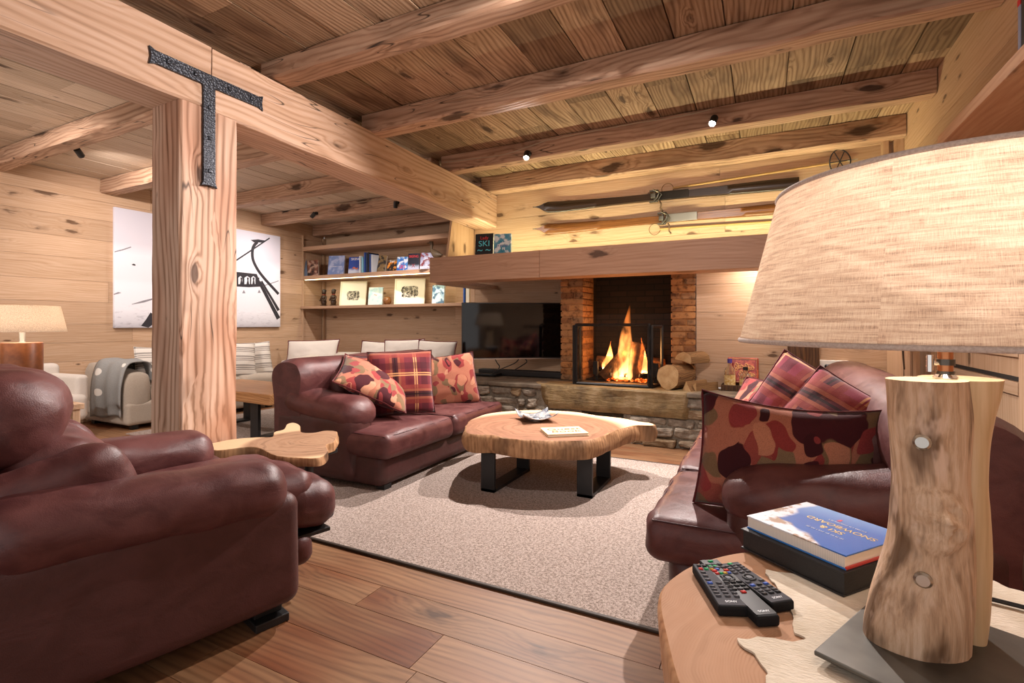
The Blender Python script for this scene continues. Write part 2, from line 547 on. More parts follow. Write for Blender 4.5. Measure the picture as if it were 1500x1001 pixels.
# post
mb = MB(); rings = []
for i in range(40):
    t = i / 39; z = 2.296 * t
    x0, x1, y0, y1 = -3.025, -2.765, 1.588, 1.905
    pts = [(x0, y0), (x1 - .012, y0), (x1, y0 + .012), (x1, y1), (x0, y1)]
    ring = []
    for q in range(5):
        p, r = pts[q], pts[(q + 1) % 5]
        for k in range(4):
            x, y = lerp(p[0], r[0], k / 4), lerp(p[1], r[1], k / 4)
            d = .005 * nz(x * 9, y * 9, z * 2.2, 5) + .004 * nz(x * 20, y * 20, z * 7, 6) * (1 if y < 1.6 else .4)
            ring.append(Vector((x + d * (1 if x > -2.9 else -1), y + (d if y > 1.75 else -d), z)))
    rings.append(ring)
mb.loft(rings)
tag(mb.build('timber_post', POSTM, smooth=True, angle=35), 'thick square knotty timber post standing left of the loveseat', 'post')

# iron T strap
t = thing('iron_strap', 'black hammered iron T-shaped strap bolted over the post and beam', 'strap', (-2.755, 1.74, 1.86))
def flared(L, w, e=.012):
    return [(-L / 2, -w / 2 - e), (-L / 2 + .03, -w / 2), (L / 2 - .03, -w / 2), (L / 2, -w / 2 - e), (L / 2 - .008, 0), (L / 2, w / 2 + e), (L / 2 - .03, w / 2), (-L / 2 + .03, w / 2), (-L / 2, w / 2 + e), (-L / 2 + .008, 0)]
mb = MB(); mb.T = Matrix(((0, 0, 1, 0), (1, 0, 0, .01), (0, 1, 0, .592), (0, 0, 0, 1)))
mb.prism(flared(.64, .068), -.008, .008)
mb.T = Matrix(((0, 0, 1, 0), (0, 1, 0, -.005), (-1, 0, 0, .29), (0, 0, 0, 1)))
mb.prism(flared(.58, .068), -.008, .0085)
mb.build('strap_plate', IRON, t, bevel=.003)
for (y, z) in ((-.22, .592), (-.08, .592), (.11, .592), (.25, .592), (-.005, .44), (-.005, .27), (-.005, .09)):
    mb = MB(); mb.T = TR(.010, y, z); mb.rbox((0, 0, 0), (.014, .022, .022), .006, 1); mb.build('rivet', IRON, t, smooth=True)

# ------------------------------------------------------------------ mantel, bracket, hearth, fireplace
t = thing('mantel', 'long boxed oak mantel over the fireplace and television', 'mantel', (-1.2, 4.8, 1.555))
def loc(mb, tt): mb.T = TR(*[-q for q in tt.location]); return mb
mb = loc(MB(), t); mb.box(-3.27, 4.5, 1.555, -1.965, 4.53, 1.822); mb.box(-1.962, 4.5, 1.555, .985, 4.53, 1.822); mb.build('fascia', MANTEL, t, bevel=.003)
mb = loc(MB(), t); mb.box(-3.27, 4.53, 1.557, .985, 4.80, 1.58); mb.build('underside_board', MANTEL, t, bevel=.002)
mb = loc(MB(), t); mb.box(-3.06, 4.53, 1.77, .985, 5.095, 1.79); mb.box(-3.27, 4.53, 1.77, -3.09, 5.75, 1.79); mb.build('top_board', OAK, t)
mb = loc(MB(), t); mb.box(-3.40, 4.80, 1.557, -3.12, 5.79, 1.60); mb.build('return_board', MANTEL, t)

mb = MB()
pts = [(4.535, 1.792), (4.63, 2.235), (5.095, 2.215), (5.095, 1.792)]
mb.T = Matrix(((0, 0, 1, -3.09), (1, 0, 0, 0), (0, 1, 0, 0), (0, 0, 0, 1)))
mb.prism(pts, 0, .028)
tag(mb.build('bracket_panel', OAKZ, bevel=.002), 'slanted oak panel rising from the mantel to the main beam end', 'panel')

STONE = NT('rough_schist')
P = STONE.obj(); r = STONE.n('NewGeometry').outputs['Random Per Island']
n1 = STONE.noise(P, 9, 5, .65); n2 = STONE.noise(STONE.vmath('MULTIPLY', P, (4, 4, 18)), 3, 4, .6)
c = STONE.ramp(n1, [(.3, col('5f564b')), (.5, col('8d8273')), (.72, col('b7ad9c'))])
c = STONE.mix(STONE.math('MULTIPLY', STONE.mrange(r, .45, 1), .6), c, col('8f6f42'))
STONE.base(c, .85); STONE.bump(STONE.math('ADD', n1, n2), .9, .03); STONE = STONE.m
SLATE = NT('slate_slab')
P = SLATE.obj(); n1 = SLATE.noise(P, 5, 5, .65); n2 = SLATE.noise(SLATE.vmath('MULTIPLY', P, (3, 3, 16)), 2.5, 4, .6)
c = SLATE.ramp(n1, [(.3, col('57462c')), (.5, col('86704a')), (.75, col('a99575'))])
SLATE.base(c, .7); SLATE.bump(SLATE.math('ADD', n1, n2), .6, .02); SLATE = SLATE.m
TOPST = NT('hearth_flagstone')
P = TOPST.obj(); n1 = TOPST.noise(P, 6, 5, .65)
TOPST.base(TOPST.ramp(n1, [(.3, col('4a4238')), (.55, col('776b5b')), (.8, col('978a76'))]), .6); TOPST.bump(n1, .4, .01); TOPST = TOPST.m
MORTAR = NT('mortar')
n1 = MORTAR.noise(MORTAR.obj(), 30, 4, .7); MORTAR.base(MORTAR.ramp(n1, [(.3, col('6d6558')), (.7, col('9d9484'))]), .95); MORTAR.bump(n1, 1, .02); MORTAR = MORTAR.m

t = thing('hearth', 'raised rough stone hearth in front of the fireplace with a slate lintel slab', 'hearth', (-1.2, 5.1, 0))
mb = loc(MB(), t)
HX0, HX1 = -3.46, .84
for (x0, x1, z0, z1) in ((HX0, -1.58, 0, .46), (-1.58, -1.17, 0, .06), (-1.58, -1.17, .27, .46), (-1.17, HX1, 0, .46)):
    mb.box(x0, 4.635, z0, x1, 5.1, z1)
mb.box(-1.58, 4.95, .05, -1.17, 5.1, .28); mb.box(HX0, 5.1, 0, -.6, YT - .002, .44)
mb.build('core', MORTAR, t)
mb = loc(MB(), t)
z = 0.0
hs = [.085, .10, .075, .095, .105]
for k, hh in enumerate(hs):
    x = HX0 + R.uniform(0, .1)
    while x < HX1 - .03:
        w = R.uniform(.10, .34); w = min(w, HX1 - x)
        h2 = min(hh * R.uniform(.75, 1.1), .46 - z)
        cx, cz = x + w / 2, z + hh / 2
        if not (-1.62 < cx < -1.13 and cz > .06 and cz < .30) and not (-2.02 < cx < -.60 and cz > .28):
            sd = R.random() * 50
            def fn(q, h, sd=sd):
                d = .022 * nz(q.x * 9, q.y * 9, q.z * 9, sd) + .010 * nz(q.x * 26, q.y * 26, q.z * 26, sd)
                sk = .10 * nz(q.x * 2, 0, 0, sd)
                return (q.x + d, q.y + d * 1.5, q.z * (1 + sk) + d * .7)
            mb.rbox((cx, 4.66 + R.uniform(-.012, .02), cz), (w - .018, .13, h2 - .012), .022, 5, fn)
        x += w
    z += hh
mb.build('stonework', STONE, t, smooth=True)
mb = loc(MB(), t)
o = [(-2.0, 4.6), (-1.6, 4.585), (-1.1, 4.6), (-.75, 4.59), (-.60, 4.61), (-.60, 4.9), (-2.0, 4.9)]
rings = []
for (zz, inset) in ((.27, .015), (.30, 0), (.36, -.004), (.43, .006), (.485, .0), (.502, .012)):
    ring = []
    for (x, y) in closed_spline(o, 6):
        xx = -2.0 + (x + 2.0) * 1.0 + (.09 * (1 - (zz - .27) / .23) if x < -1.9 else 0)
        ring.append(Vector((xx, y + inset + .014 * nz(x * 5, zz * 14, 0, 3) if y < 4.8 else y, zz + .012 * nz(x * 3, y * 3, 0, 9) * (1 if zz < .4 else 0))))
    rings.append(ring)
mb.loft(rings); mb.build('lintel_slab', SLATE, t, smooth=True, angle=40)
mb = loc(MB(), t)
for (x0, x1) in ((HX0, -2.6), (-2.6, -1.98), (-.61, .1), (.1, HX1)):
    def fn(q, h): return (q.x, q.y + (.012 * nz(q.x * 6, 0, 1, 4) if q.y < 0 else 0), q.z + .004 * nz(q.x * 5, q.y * 5, 0, 2))
    mb.rbox(((x0 + x1) / 2, 4.84, .478), (x1 - x0 - .006, .50, .044), .012, 8, fn)
mb.box(HX0, 5.06, .45, -.60, YT - .002, .5); mb.box(-2.0, 4.88, .45, -.6, 5.08, .5)
mb.build('flagstones', TOPST, t, smooth=True, angle=40)

BRICK = NT('old_brick')
P = BRICK.obj(); r = BRICK.n('NewGeometry').outputs['Random Per Island']; n1 = BRICK.noise(P, 22, 4, .6)
c = BRICK.ramp(r, [(0, col('7e5230')), (.35, col('a06c3e')), (.7, col('b57c48')), (1, col('8a6a4c'))])
c = BRICK.mix(BRICK.mrange(n1, .45, .75), c, BRICK.mix(1.0, c, col('8a7a6a'), 'MULTIPLY'))
sx = BRICK.n('SeparateXYZ', {0: P})
BRICK.base(c, .85); BRICK.bump(n1, .6, .01); BRICK = BRICK.m
SOOT = NT('sooty_brick')
P = SOOT.obj(); bt = SOOT.n('TexBrick', {'Vector': SOOT.n('CombineXYZ', {0: SOOT.n('SeparateXYZ', {0: P}).outputs[0], 1: SOOT.n('SeparateXYZ', {0: P}).outputs[2]}).outputs[0], 'Color1': col('1c120b'), 'Color2': col('281a10'), 'Mortar': col('0c0805'), 'Scale': 1.0, 'Mortar Size': .006, 'Brick Width': .2, 'Row Height': .065})
SOOT.base(bt.outputs['Color'], .9); SOOT.bump(bt.outputs['Fac'], -.6, .01); SOOT = SOOT.m

t = thing('fireplace', 'open brick fireplace with soot-black firebox under the mantel', 'fireplace', (-1.28, 5.3, ZH))
def bricks(name, x0, x1, y0, y1):
    mb = loc(MB(), t)
    mb.box(x0 + .012, y0 + .012, ZH, x1 - .012, y1, 1.765)
    z = ZH + .003; k = 0
    while z < 1.74:
        cut = x0 + (x1 - x0) * R.choice((.38, .5, .62)) if k % 2 else None
        hh = R.uniform(.045, .060)
        for (a, b) in (((x0, x1),) if cut is None else ((x0, cut - .008), (cut + .008, x1))):
            def fn(q, h, s=R.random() * 30): return (q.x + .004 * nz(q.x * 12, q.y * 12, q.z * 12, s), q.y + .005 * nz(q.x * 12, q.y * 12, q.z * 12, s + 4), q.z + .003 * nz(q.x * 15, q.y, 0, s))
            mb.rbox(((a + b) / 2, (y0 + y1) / 2 - .02 + R.uniform(-.004, .004), z + hh / 2), (b - a, y1 - y0 - .04, hh), .006, 3, fn)
        z += hh + R.uniform(.010, .016); k += 1
    return mb.build(name, BRICK, t, smooth=True, angle=50)
bricks('brick_pier', -1.975, -1.72, 5.1, 5.5)
bricks('brick_pier', -.82, -.592, 5.1, 5.5)
mb = loc(MB(), t)
mb.box(-1.80, 5.62, ZH, -.74, 5.68, 2.2); mb.box(-1.82, 5.4, ZH, -1.735, 5.66, 2.2); mb.box(-.805, 5.4, ZH, -.74, 5.66, 2.2); mb.box(-1.8, 5.2, ZH - .002, -.74, 5.66, ZH + .012)
mb.box(-1.82, 5.155, 1.74, -.72, 5.2, 2.2); mb.box(-1.82, 5.16, 2.2, -.72, 5.68, 2.24)
mb.build('firebox', SOOT, t)
# ------------------------------------------------------------------ fire, screen, logs
BARK = wood('log_bark', '9a7648', '6f5030', '3f2a18', 'X', 2.0, .2, .85, .1, .8, ring=1.2)
CUT = end_rings('log_cut_face', 'b48d58', 'd6b585', '9a7344', 0, 0, 260, .7)
CHAR = NT('charred_log')
n1 = CHAR.noise(CHAR.obj(), 14, 4, .6); CHAR.base(CHAR.ramp(n1, [(.35, col('22150d')), (.6, col('5a3a20')), (.8, col('96683a'))]), .9); CHAR.bump(n1, .7, .01); CHAR = CHAR.m
EMBER = NT('glowing_embers')
n1 = EMBER.noise(EMBER.obj(), 34, 3, .6); EMBER.base(col('2a140a'), .9)
EMBER.set(EMBER.b.inputs['Emission Color'], EMBER.ramp(n1, [(.4, col('2a0800')), (.55, col('ff5a10')), (.7, col('ffd070'))])); EMBER.b.inputs['Emission Strength'].default_value = 2.2; EMBER = EMBER.m


def log(name, label, cat, c, L, r, rz=0, ry=0, rx=0, mats=(BARK, CUT), split=None, group=None, seed=0):
    """log along local X; split=(a0,a1) keeps only that sector (degrees)"""
    t = thing(name, label, cat, mw=TR(*c) @ RZ(rz) @ RY(ry) @ RX(rx), group=group)
    n = 22
    if split:
        a0, a1 = split
        pr = [(0, 0)] + [(math.cos(math.radians(lerp(a0, a1, k / 12))), math.sin(math.radians(lerp(a0, a1, k / 12)))) for k in range(13)]
    else:
        pr = [(math.cos(2 * PI * k / n), math.sin(2 * PI * k / n)) for k in range(n)]
    def ring(x, q=1.0):
        out = []
        for (y, z) in pr:
            d = 1 + .16 * nz(y * 1.6, z * 1.6, x * 1.5, seed) + .05 * nz(y * 5, z * 5, x * 9, seed)
            out.append(Vector((x + .010 * nz(y * 3, z * 3, 2, seed), y * r * d * q, z * r * d * q)))
        return out
    mb = MB(); mb.loft([ring(-L / 2 + L * k / 8) for k in range(9)], cap=False); mb.build('bark', mats[0], t, smooth=True, angle=50)
    for s in (-1, 1):
        mb = MB(); rg = ring(s * L / 2)
        cen = sum(rg, Vector()) / len(rg)
        mids = [lerp(p, cen, .5) + Vector((s * .003, 0, 0)) for p in rg]
        mb.loft([rg, mids], cap=False)
        mb.add(mids + [cen + Vector((s * .004, 0, 0))], [(k, (k + 1) % len(mids), len(mids)) for k in range(len(mids))])
        mb.build('cut_face', mats[1], t, smooth=True)
    return t


CUTX = NT('log_end_grain')
P = CUTX.obj(); sp = CUTX.n('SeparateXYZ', {0: P}); q = CUTX.n('CombineXYZ', {0: sp.outputs[1], 1: sp.outputs[2]}).outputs[0]
L_ = CUTX.n('VectorMath', {0: q}, operation='LENGTH').outputs['Value']; n1 = CUTX.noise(q, 14, 3)
rg = CUTX.math('MULTIPLY_ADD', CUTX.math('SINE', CUTX.math('MULTIPLY', CUTX.math('ADD', L_, CUTX.math('MULTIPLY', n1, .03)), 480)), .5, .5)
crk = CUTX.mrange(CUTX.math('ABSOLUTE', CUTX.math('ADD', sp.outputs[1], CUTX.math('MULTIPLY', n1, .03))), .014, .018, 1, 0)
CUTX.base(CUTX.mix(CUTX.math('MULTIPLY', rg, .3), CUTX.ramp(n1, [(.3, col('b08a58')), (.7, col('d8ba8c'))]), col('8a6238')), .75); CUTX.bump(rg, .15, .003); CUTX = CUTX.m
WM = (BARK, CUTX)
log('firewood_log', 'big round log with a cracked sawn face, biggest beside the fire screen', 'log', (-.73, 4.86, ZH + .118), .30, .112, 68, seed=1, mats=WM)
log('firewood_log', 'curved half log resting on top of the firewood pile', 'log', (-.60, 4.95, ZH + .262), .27, .085, 60, rx=12, split=(-5, 185), seed=2, mats=WM)
log('firewood_log', 'split wedge of firewood leaning between the round log and the smaller wedge', 'log', (-.555, 4.84, ZH + .088), .30, .165, 62, ry=0, rx=205, split=(35, 90), seed=3, mats=WM)
log('firewood_log', 'small split wedge of firewood at the right end of the pile', 'log', (-.465, 4.83, ZH + .075), .26, .14, 50, rx=225, split=(40, 105), seed=4, mats=WM)

# grate and burning logs
t = thing('fire_grate', 'black iron fire grate holding the burning logs', 'grate', (-1.27, 5.25, ZH + .012))
for x in (-.30, -.15, 0, .15, .30):
    mb = MB(); mb.tube([(x, -.17, .05), (x, -.16, .075), (x, .15, .075), (x, .17, .14)], .011, 6); mb.build('bar', BLACK, t, smooth=True)
for x in (-.30, .30):
    for y in (-.15, .15):
        mb = MB(); mb.box(x - .012, y - .012, 0, x + .012, y + .012, .075); mb.build('leg', BLACK, t)
for x in (-.33, .28):
    mb = MB(); mb.box(x, -.19, .06, x + .05, -.15, .20); mb.build('andiron', BLACK, t, bevel=.004)
CM = (CHAR, CHAR)
G = 'burning logs in the fireplace'
log('burning_log', 'burning log leaning up to the right on the left of the tall flame', 'log', (-1.37, 5.20, ZH + .21), .46, .062, 20, ry=-48, seed=5, mats=CM)
log('burning_log', 'burning log standing nearly upright right behind the tall flame', 'log', (-1.19, 5.22, ZH + .20), .42, .070, 10, ry=-82, seed=6, mats=CM)
log('burning_log', 'log end lying low on the left side of the fire', 'log', (-1.50, 5.32, ZH + .19), .26, .062, 12, ry=4, seed=7, mats=(CHAR, CUTX))
log('burning_log', 'log end lying low on the right side of the fire', 'log', (-1.06, 5.30, ZH + .18), .28, .07, -10, ry=3, seed=8, mats=(CHAR, CUTX))
mb = MB()
for k in range(34):
    x, y = R.uniform(-.22, .2), R.uniform(-.12, .08); s = R.uniform(.012, .028)
    mb.ball((-1.27 + x, 5.2 + y, ZH + .014 + s * .6), (s * 1.3, s, s * .8), 7, 5)
tag(mb.build('embers', EMBER, smooth=False), 'bed of glowing embers under the flames', 'embers', kind='stuff')


def flame_mat(name, s):
    m = NT(name); P = m.obj()
    z = m.n('SeparateXYZ', {0: P}).outputs[2]
    n1 = m.noise(m.vmath('MULTIPLY', P, (1, 1, .35)), 16, 2, .5, .5)
    c = m.ramp(m.mrange(z, 0, s, 0, 1, False), [(0, col('ffb468')), (.35, col('ff9c50')), (.75, col('ff8434')), (1, col('f06a20'))])
    st = m.math('MULTIPLY', m.mrange(n1, .36, .70), m.mrange(z, 0, s, 80, 6, False))
    e = m.n('Emission', {0: c, 1: st})
    m.t.links.new(e.outputs[0], m.out.inputs['Volume'])
    m.t.nodes.remove(m.b)
    return m.m


def flame(label, c, h, r, lean, seed):
    mb = MB(); rings = []
    for i in range(22):
        t = i / 21
        rad = r * (math.sin(PI * min(1, t * 1.0 + .10) ** .62)) * (1 - t * .35) + .002
        cx = lean * t + .18 * r * math.sin(t * 7 + seed) * (1 - t * .3); cy = .12 * r * math.sin(t * 6 + seed * 2)
        rings.append([Vector((c[0] + cx + rad * math.cos(a) * (1 + .28 * nz(math.cos(a), math.sin(a), t * 4, seed)), c[1] + cy + rad * .6 * math.sin(a), c[2] + h * t)) for a in [2 * PI * k / 18 for k in range(18)]])
    mb.loft(rings)
    tag(mb.build('flame', flame_mat('flame_glow', h), smooth=True), label, 'flame')


flame('tall central flame rising above the fire screen', (-1.30, 5.17, ZH + .06), .86, .092, .06, 1.0)
flame('bright low broad flame at the foot of the tall flame', (-1.33, 5.15, ZH + .03), .40, .13, .08, 2.2)
flame('thin flame licking up right of the upright log', (-1.10, 5.17, ZH + .10), .36, .05, -.02, 3.1)
flame('small flame at the left over the low log', (-1.49, 5.19, ZH + .12), .30, .05, .05, 4.4)

MESHM = NT('fine_wire_mesh')
tr = MESHM.n('BsdfTransparent'); df = MESHM.n('BsdfDiffuse', {0: col('2a241e')})
mx = MESHM.n('MixShader', {0: .30}); MESHM.t.links.new(tr.outputs[0], mx.inputs[1]); MESHM.t.links.new(df.outputs[0], mx.inputs[2]); MESHM.t.links.new(mx.outputs[0], MESHM.out.inputs['Surface']); MESHM = MESHM.m
t = thing('fire_screen', 'black framed wire mesh fire screen with a folded side wing', 'fire screen', (-1.3, 4.75, ZH + .004))
def frame_panel(name, x0, x1, y0, y1, h, b=.011):
    p = MB(); p.T = TR(1.3, -4.75, 0)
    for pts in ([(x0, y0, b), (x1, y1, b)], [(x0, y0, h - b), (x1, y1, h - b)], [(x0, y0, 0), (x0, y0, h)], [(x1, y1, 0), (x1, y1, h)]):
        p.tube(pts, b * 1.3, 4)
    fr = p.build(name, BLACK, t)
    q = MB(); q.T = TR(1.3, -4.75, 0); q.add([(x0, y0, b), (x1, y1, b), (x1, y1, h - b), (x0, y0, h - b)], [(0, 1, 2, 3)])
    q.build('wire_mesh', MESHM, fr)
    return fr
frame_panel('front_panel', -1.672, -.962, 4.75, 4.75, .60)
frame_panel('side_panel', -.938, -.90, 4.755, 5.06, .585)
frame_panel('side_panel', -1.70, -1.735, 4.755, 5.04, .585)
for z in (.12, .45):
    mb = MB(); mb.tube([(.35, .002, z), (.35, .002, z + .05)], .009, 8); mb.build('hinge', BLACK, t, smooth=True)
mb = MB(); mb.tube([(.312 + .028 * math.cos(a), -.012, .33 + .028 * math.sin(a)) for a in [2 * PI * k / 16 for k in range(17)]], .003, 5); mb.build('ring_handle', BLACK, t, smooth=True)

# ------------------------------------------------------------------ television, sound bar, box, cables
SCREEN = plain('television_glass', '050505', .06, 0, .5)
TVB = plain('television_bezel', '0c0c0d', .3)
tl, tr_ = Vector((-3.15, 4.96, 0)), Vector((-2.14, 5.63, 0))
ang = math.degrees(math.atan2(tr_.y - tl.y, tr_.x - tl.x))
mid = (tl + tr_) / 2
t = thing('television', 'large black flat television angled in the niche left of the fireplace', 'television', mw=TR(mid.x, mid.y, .687) @ RZ(ang))
W_, H_ = 1.212, .665
mb = MB(); mb.box(-W_ / 2, 0, 0, W_ / 2, .032, H_); mb.rbox((0, .06, .3), (.7, .09, .42), .03, 3); mb.build('casing', TVB, t, bevel=.004)
mb = MB(); mb.box(-W_ / 2 + .012, -.002, .022, W_ / 2 - .012, .001, H_ - .012); mb.build('screen', SCREEN, t)
mb = MB(); mb.box(-W_ / 2 + .002, -.004, 0, W_ / 2 - .002, .004, .010); mb.build('trim_strip', STEEL, t)
mb = MB(); mb.box(-.1, .09, .2, .1, .16, .45); mb.tube([(0, .14, .32), (.10, .32, .32)], .035, 8); mb.build('wall_arm', BLACK, t, bevel=.004)
mb = MB(); mb.rbox((-2.50, 5.19, ZH + .038), (1.06, .11, .070), .012, 3)
tag(mb.build('sound_bar', plain('soundbar_black', '161413', .55), smooth=True, angle=40), 'long low black sound bar on the hearth under the television', 'speaker')
t = thing('set_top_box', 'small glossy black media box in front of the sound bar', 'media box', (-2.87, 5.04, ZH + .003))
mb = MB(); mb.rbox((0, 0, .018), (.34, .15, .034), .006, 2); mb.build('case', plain('gloss_black', '0d0d0e', .15), t, smooth=True, angle=40)
mb = MB(); mb.box(-.12, -.077, .012, -.06, -.0745, .022); mb.build('display', plain('dark_display', '26282c', .2), t)
for k, (pp, lab) in enumerate((([(-2.86, 5.24, .69), (-2.85, 5.27, .64), (-2.81, 5.26, .60), (-2.80, 5.22, .575)], 'leftmost black cable hanging below the television, to the sound bar'),
                          ([(-2.60, 5.36, .69), (-2.63, 5.30, .64), (-2.70, 5.10, .585), (-2.74, 5.03, .56), (-2.77, 5.02, .545)], 'black cable curving from the television down to the media box'),
                          ([(-2.53, 5.38, .69), (-2.52, 5.40, .65), (-2.56, 5.30, .60), (-2.58, 5.22, .575)], 'rightmost black cable hanging below the television, to the sound bar'))):
    mb = MB(); mb.tube(spline(pp, 6), .006, 6)
    tag(mb.build('power_cable', BLACK, smooth=True), lab, 'cable')

# ------------------------------------------------------------------ skis and poles
SKID = wood('old_ski_dark', '3c2b1e', '291b12', '160e09', 'X', 1.2, .1, .28, .2, .08, ring=.6, spec=.5)
SKIL = wood('old_ski_varnished', '7c5028', '60391a', '38200e', 'X', 1.2, .1, .25, .2, .08, ring=.6, spec=.5)
CANE = plain('bamboo', 'a9854e', .5)


def ski(label, m, tip, tail, w):
    a = on_y(*tip, 5.05); b = on_y(*tail, 5.05)
    d = b - a; L = d.length; ang = math.degrees(math.atan2(d.z, d.x))
    t = thing('wooden_ski', label, 'ski', mw=TR(a.x, 5.087, a.z) @ RY(-ang))
    rings = []; N = 60
    for i in range(N + 1):
        u = i / N; x = L * u
        hw = w * (smooth01(u / .05) * (1 - .34 * smooth01((u - .06) / .35) + .22 * smooth01((u - .55) / .4)))
        hw = max(hw, .003)
        th = .010 + .012 * math.exp(-((u - .52) / .16) ** 2)
        lift = -.10 * max(0, (.12 - u) / .12) ** 2
        y = lift
        th *= smooth01(u / .02) * .8 + .2
        rings.append([Vector((x, y - th, z * hw)) for z in (-.8, 0, .8)] + [Vector((x, y + .006, hw)), Vector((x, y + .012, .9 * hw)), Vector((x, y + .012, -.9 * hw)), Vector((x, y + .006, -hw))])
    mb = MB(); mb.loft(rings); mb.build('runner', m, t, smooth=True, angle=60)
    mb = MB(); mb.tube([(-.025, -.10, 0), (.02, -.098, 0)], .004, 6); mb.build('tip_spike', IRON, t, smooth=True)
    px = L * .525
    mb = MB(); mb.rbox((px + .12, -.028, 0), (.29, .006, w * 1.35), .003, 4)
    mb.build('foot_plate', plain('worn_plate', '8c887c' if m is SKIL else '2e2923', .4, .8), t, smooth=True, angle=50)
    bi = MB(); bi.box(px - .055, -.065, -w * .95, px - .045, -.012, w * .95); bi.box(px - .10, -.05, -w * 1.0, px - .02, -.02, -w * .78); bi.box(px - .10, -.05, w * .78, px - .02, -.02, w * 1.0)
    bi.tube([(px - .06, -.06, -w), (px - .02, -.075, -w * .4), (px, -.075, w * .4), (px - .06, -.06, w)], .008, 6)
    bi.rbox((px - .06, -.06, 0), (.05, .03, .05), .008, 2); bi.tube([(px - .02, -.06, -w * .9), (px + .02, -.07, 0), (px - .02, -.06, w * .9)], .006, 6)
    bi.build('binding', plain('old_steel', '6d6a60', .4, .9), t, smooth=True, angle=40)
    mb = MB(); mb.tube(spline([(px + .0, -.05, -w * .9), (px + .015, -.06, -w * 1.5), (px + .01, -.05, -w * 2.1), (px + .03, -.05, -w * 2.6)], 5), [.006 + .003 * (k % 2) for k in range(16)], 6)
    mb.build('leather_strap', plain('old_leather_strap', '5a4632', .7), t, smooth=True)
    return t
ski('dark old wooden ski, upper of the pair on the wall', SKID, (787, 305), (1171, 266), .060)
ski('varnished brown wooden ski, lower of the pair on the wall', SKIL, (787, 337), (1200, 299), .060)


def pole(label, grip, end, basket):
    a = on_y(*grip, 5.06); b = on_y(*end, 5.06)
    d = b - a; L = d.length; ang = math.degrees(math.atan2(d.z, d.x))
    t = thing('ski_pole', label, 'ski pole', mw=TR(a.x, 5.085, a.z) @ RY(-ang))
    mb = MB(); mb.tube([(0, 0, 0), (L * .5, 0, 0), (L, 0, 0)], [.012, .011, .009], 8); mb.build('shaft', CANE, t, smooth=True)
    mb = MB(); mb.tube([(L, 0, 0), (L + .07, 0, 0)], [.008, .003], 6); mb.build('spike', STEEL, t, smooth=True)
    mb = MB(); mb.tube([(-.05 + .055 * math.cos(q), -.004, .055 * math.sin(q)) for q in [2 * PI * k / 20 for k in range(21)]], .003, 5); mb.build('wrist_strap', plain('pole_strap', '6b5236', .8), t, smooth=True)
    if basket:
        bx = L - .06
        q = MB()
        ring = [(bx + .10 * math.cos(u) * .75, -.02 + .02 * math.sin(u * 2), .10 * math.sin(u)) for u in [2 * PI * k / 28 for k in range(29)]]
        q.tube(ring, .005, 6)
        br = q.build('basket_ring', IRON, t, smooth=True)
        for k in range(6):
            u = PI * k / 3
            s = MB(); s.tube([(bx, -.01, 0), (bx + .075 * math.cos(u), -.015, .10 * math.sin(u))], .004, 5); s.build('basket_spoke', IRON, t, smooth=True)
    return t
pole('bamboo ski pole with a round basket above the dark ski', (985, 275), (1243, 234), True)
pole('bamboo ski pole with a leather wrist loop, below the skis', (966, 335), (1220, 318), False)
# ------------------------------------------------------------------ bookshelf alcove
t = thing('shelf', 'upper empty oak shelf of the bookshelf alcove', 'shelf', (-5.0, 6.05, 2.30))
mb = MB(); mb.box(XL + .005 + 5.0, 5.83 - 6.05, 0, -3.08 + 5.0, YB - .003 - 6.05, .065); mb.build('board', SHELF, t, bevel=.002)
t = thing('shelf', 'middle oak shelf holding the skiing books, lit along its underside', 'shelf', (-5.0, 6.05, 1.82))
mb = MB(); mb.box(XL + .005 + 5.0, 5.83 - 6.05, .008, -3.08 + 5.0, YB - .003 - 6.05, .067); mb.build('board', SHELF, t, bevel=.002)
STRIP = plain('led_strip_glow', 'fff2c0', .5, emit=5.0)
mb = MB(); mb.box(-1.75, -.20, 0, 1.45, -.185, .007); mb.build('light_strip', STRIP, t)
t = thing('shelf', 'lower oak shelf holding the framed prints', 'shelf', (-5.0, 6.05, 1.35))
mb = MB(); mb.box(XL + .005 + 5.0 - .0, 5.80 - 6.05, 0, -3.50 + 5.0, YB - .003 - 6.05, .040); mb.build('board', SHELF, t, bevel=.002)
mb = MB(); mb.box(XL + .002, 5.83, .0, XL + .02, 5.86, 2.56); mb.box(XL + .022, 6.24, .0, XL + .05, 6.29, 2.56)
tag(mb.build('trim_2', OAKZ, bevel=.002), kind='structure')
mb = MB(); mb.box(-3.545, 5.80, 0, -3.472, 6.29, 1.349); mb.box(-3.545, 5.80, 1.392, -3.472, 6.29, 1.76)
tag(mb.build('shelf_end_panel', OAKZ, bevel=.002), 'narrow upright oak panel closing the right end of the lower shelf', 'panel')

Z1, Z2 = 1.8885, 1.3915


def cover_mat(name, bg, kind=0, c2='ffffff', c3='202020'):
    m = NT(name); P = m.obj(); s = m.n('SeparateXYZ', {0: P}); z = s.outputs[2]
    n1 = m.noise(P, 9, 3, .55); n2 = m.noise(P, 15, 2, .5)
    if kind == 0: c = m.mix(m.mrange(n1, .45, .62), col(bg), col(c2))
    elif kind == 1: c = m.mix(m.mrange(m.math('ADD', z, m.math('MULTIPLY', n1, .10)), .10, .16), col(c2), col(bg))
    elif kind == 2: c = m.mix(m.mrange(n2, .50, .60), m.mix(m.mrange(n1, .4, .6), col(bg), col(c2)), col(c3))
    else: c = col(bg)
    m.base(c, .35, spec=.4)
    return m.m


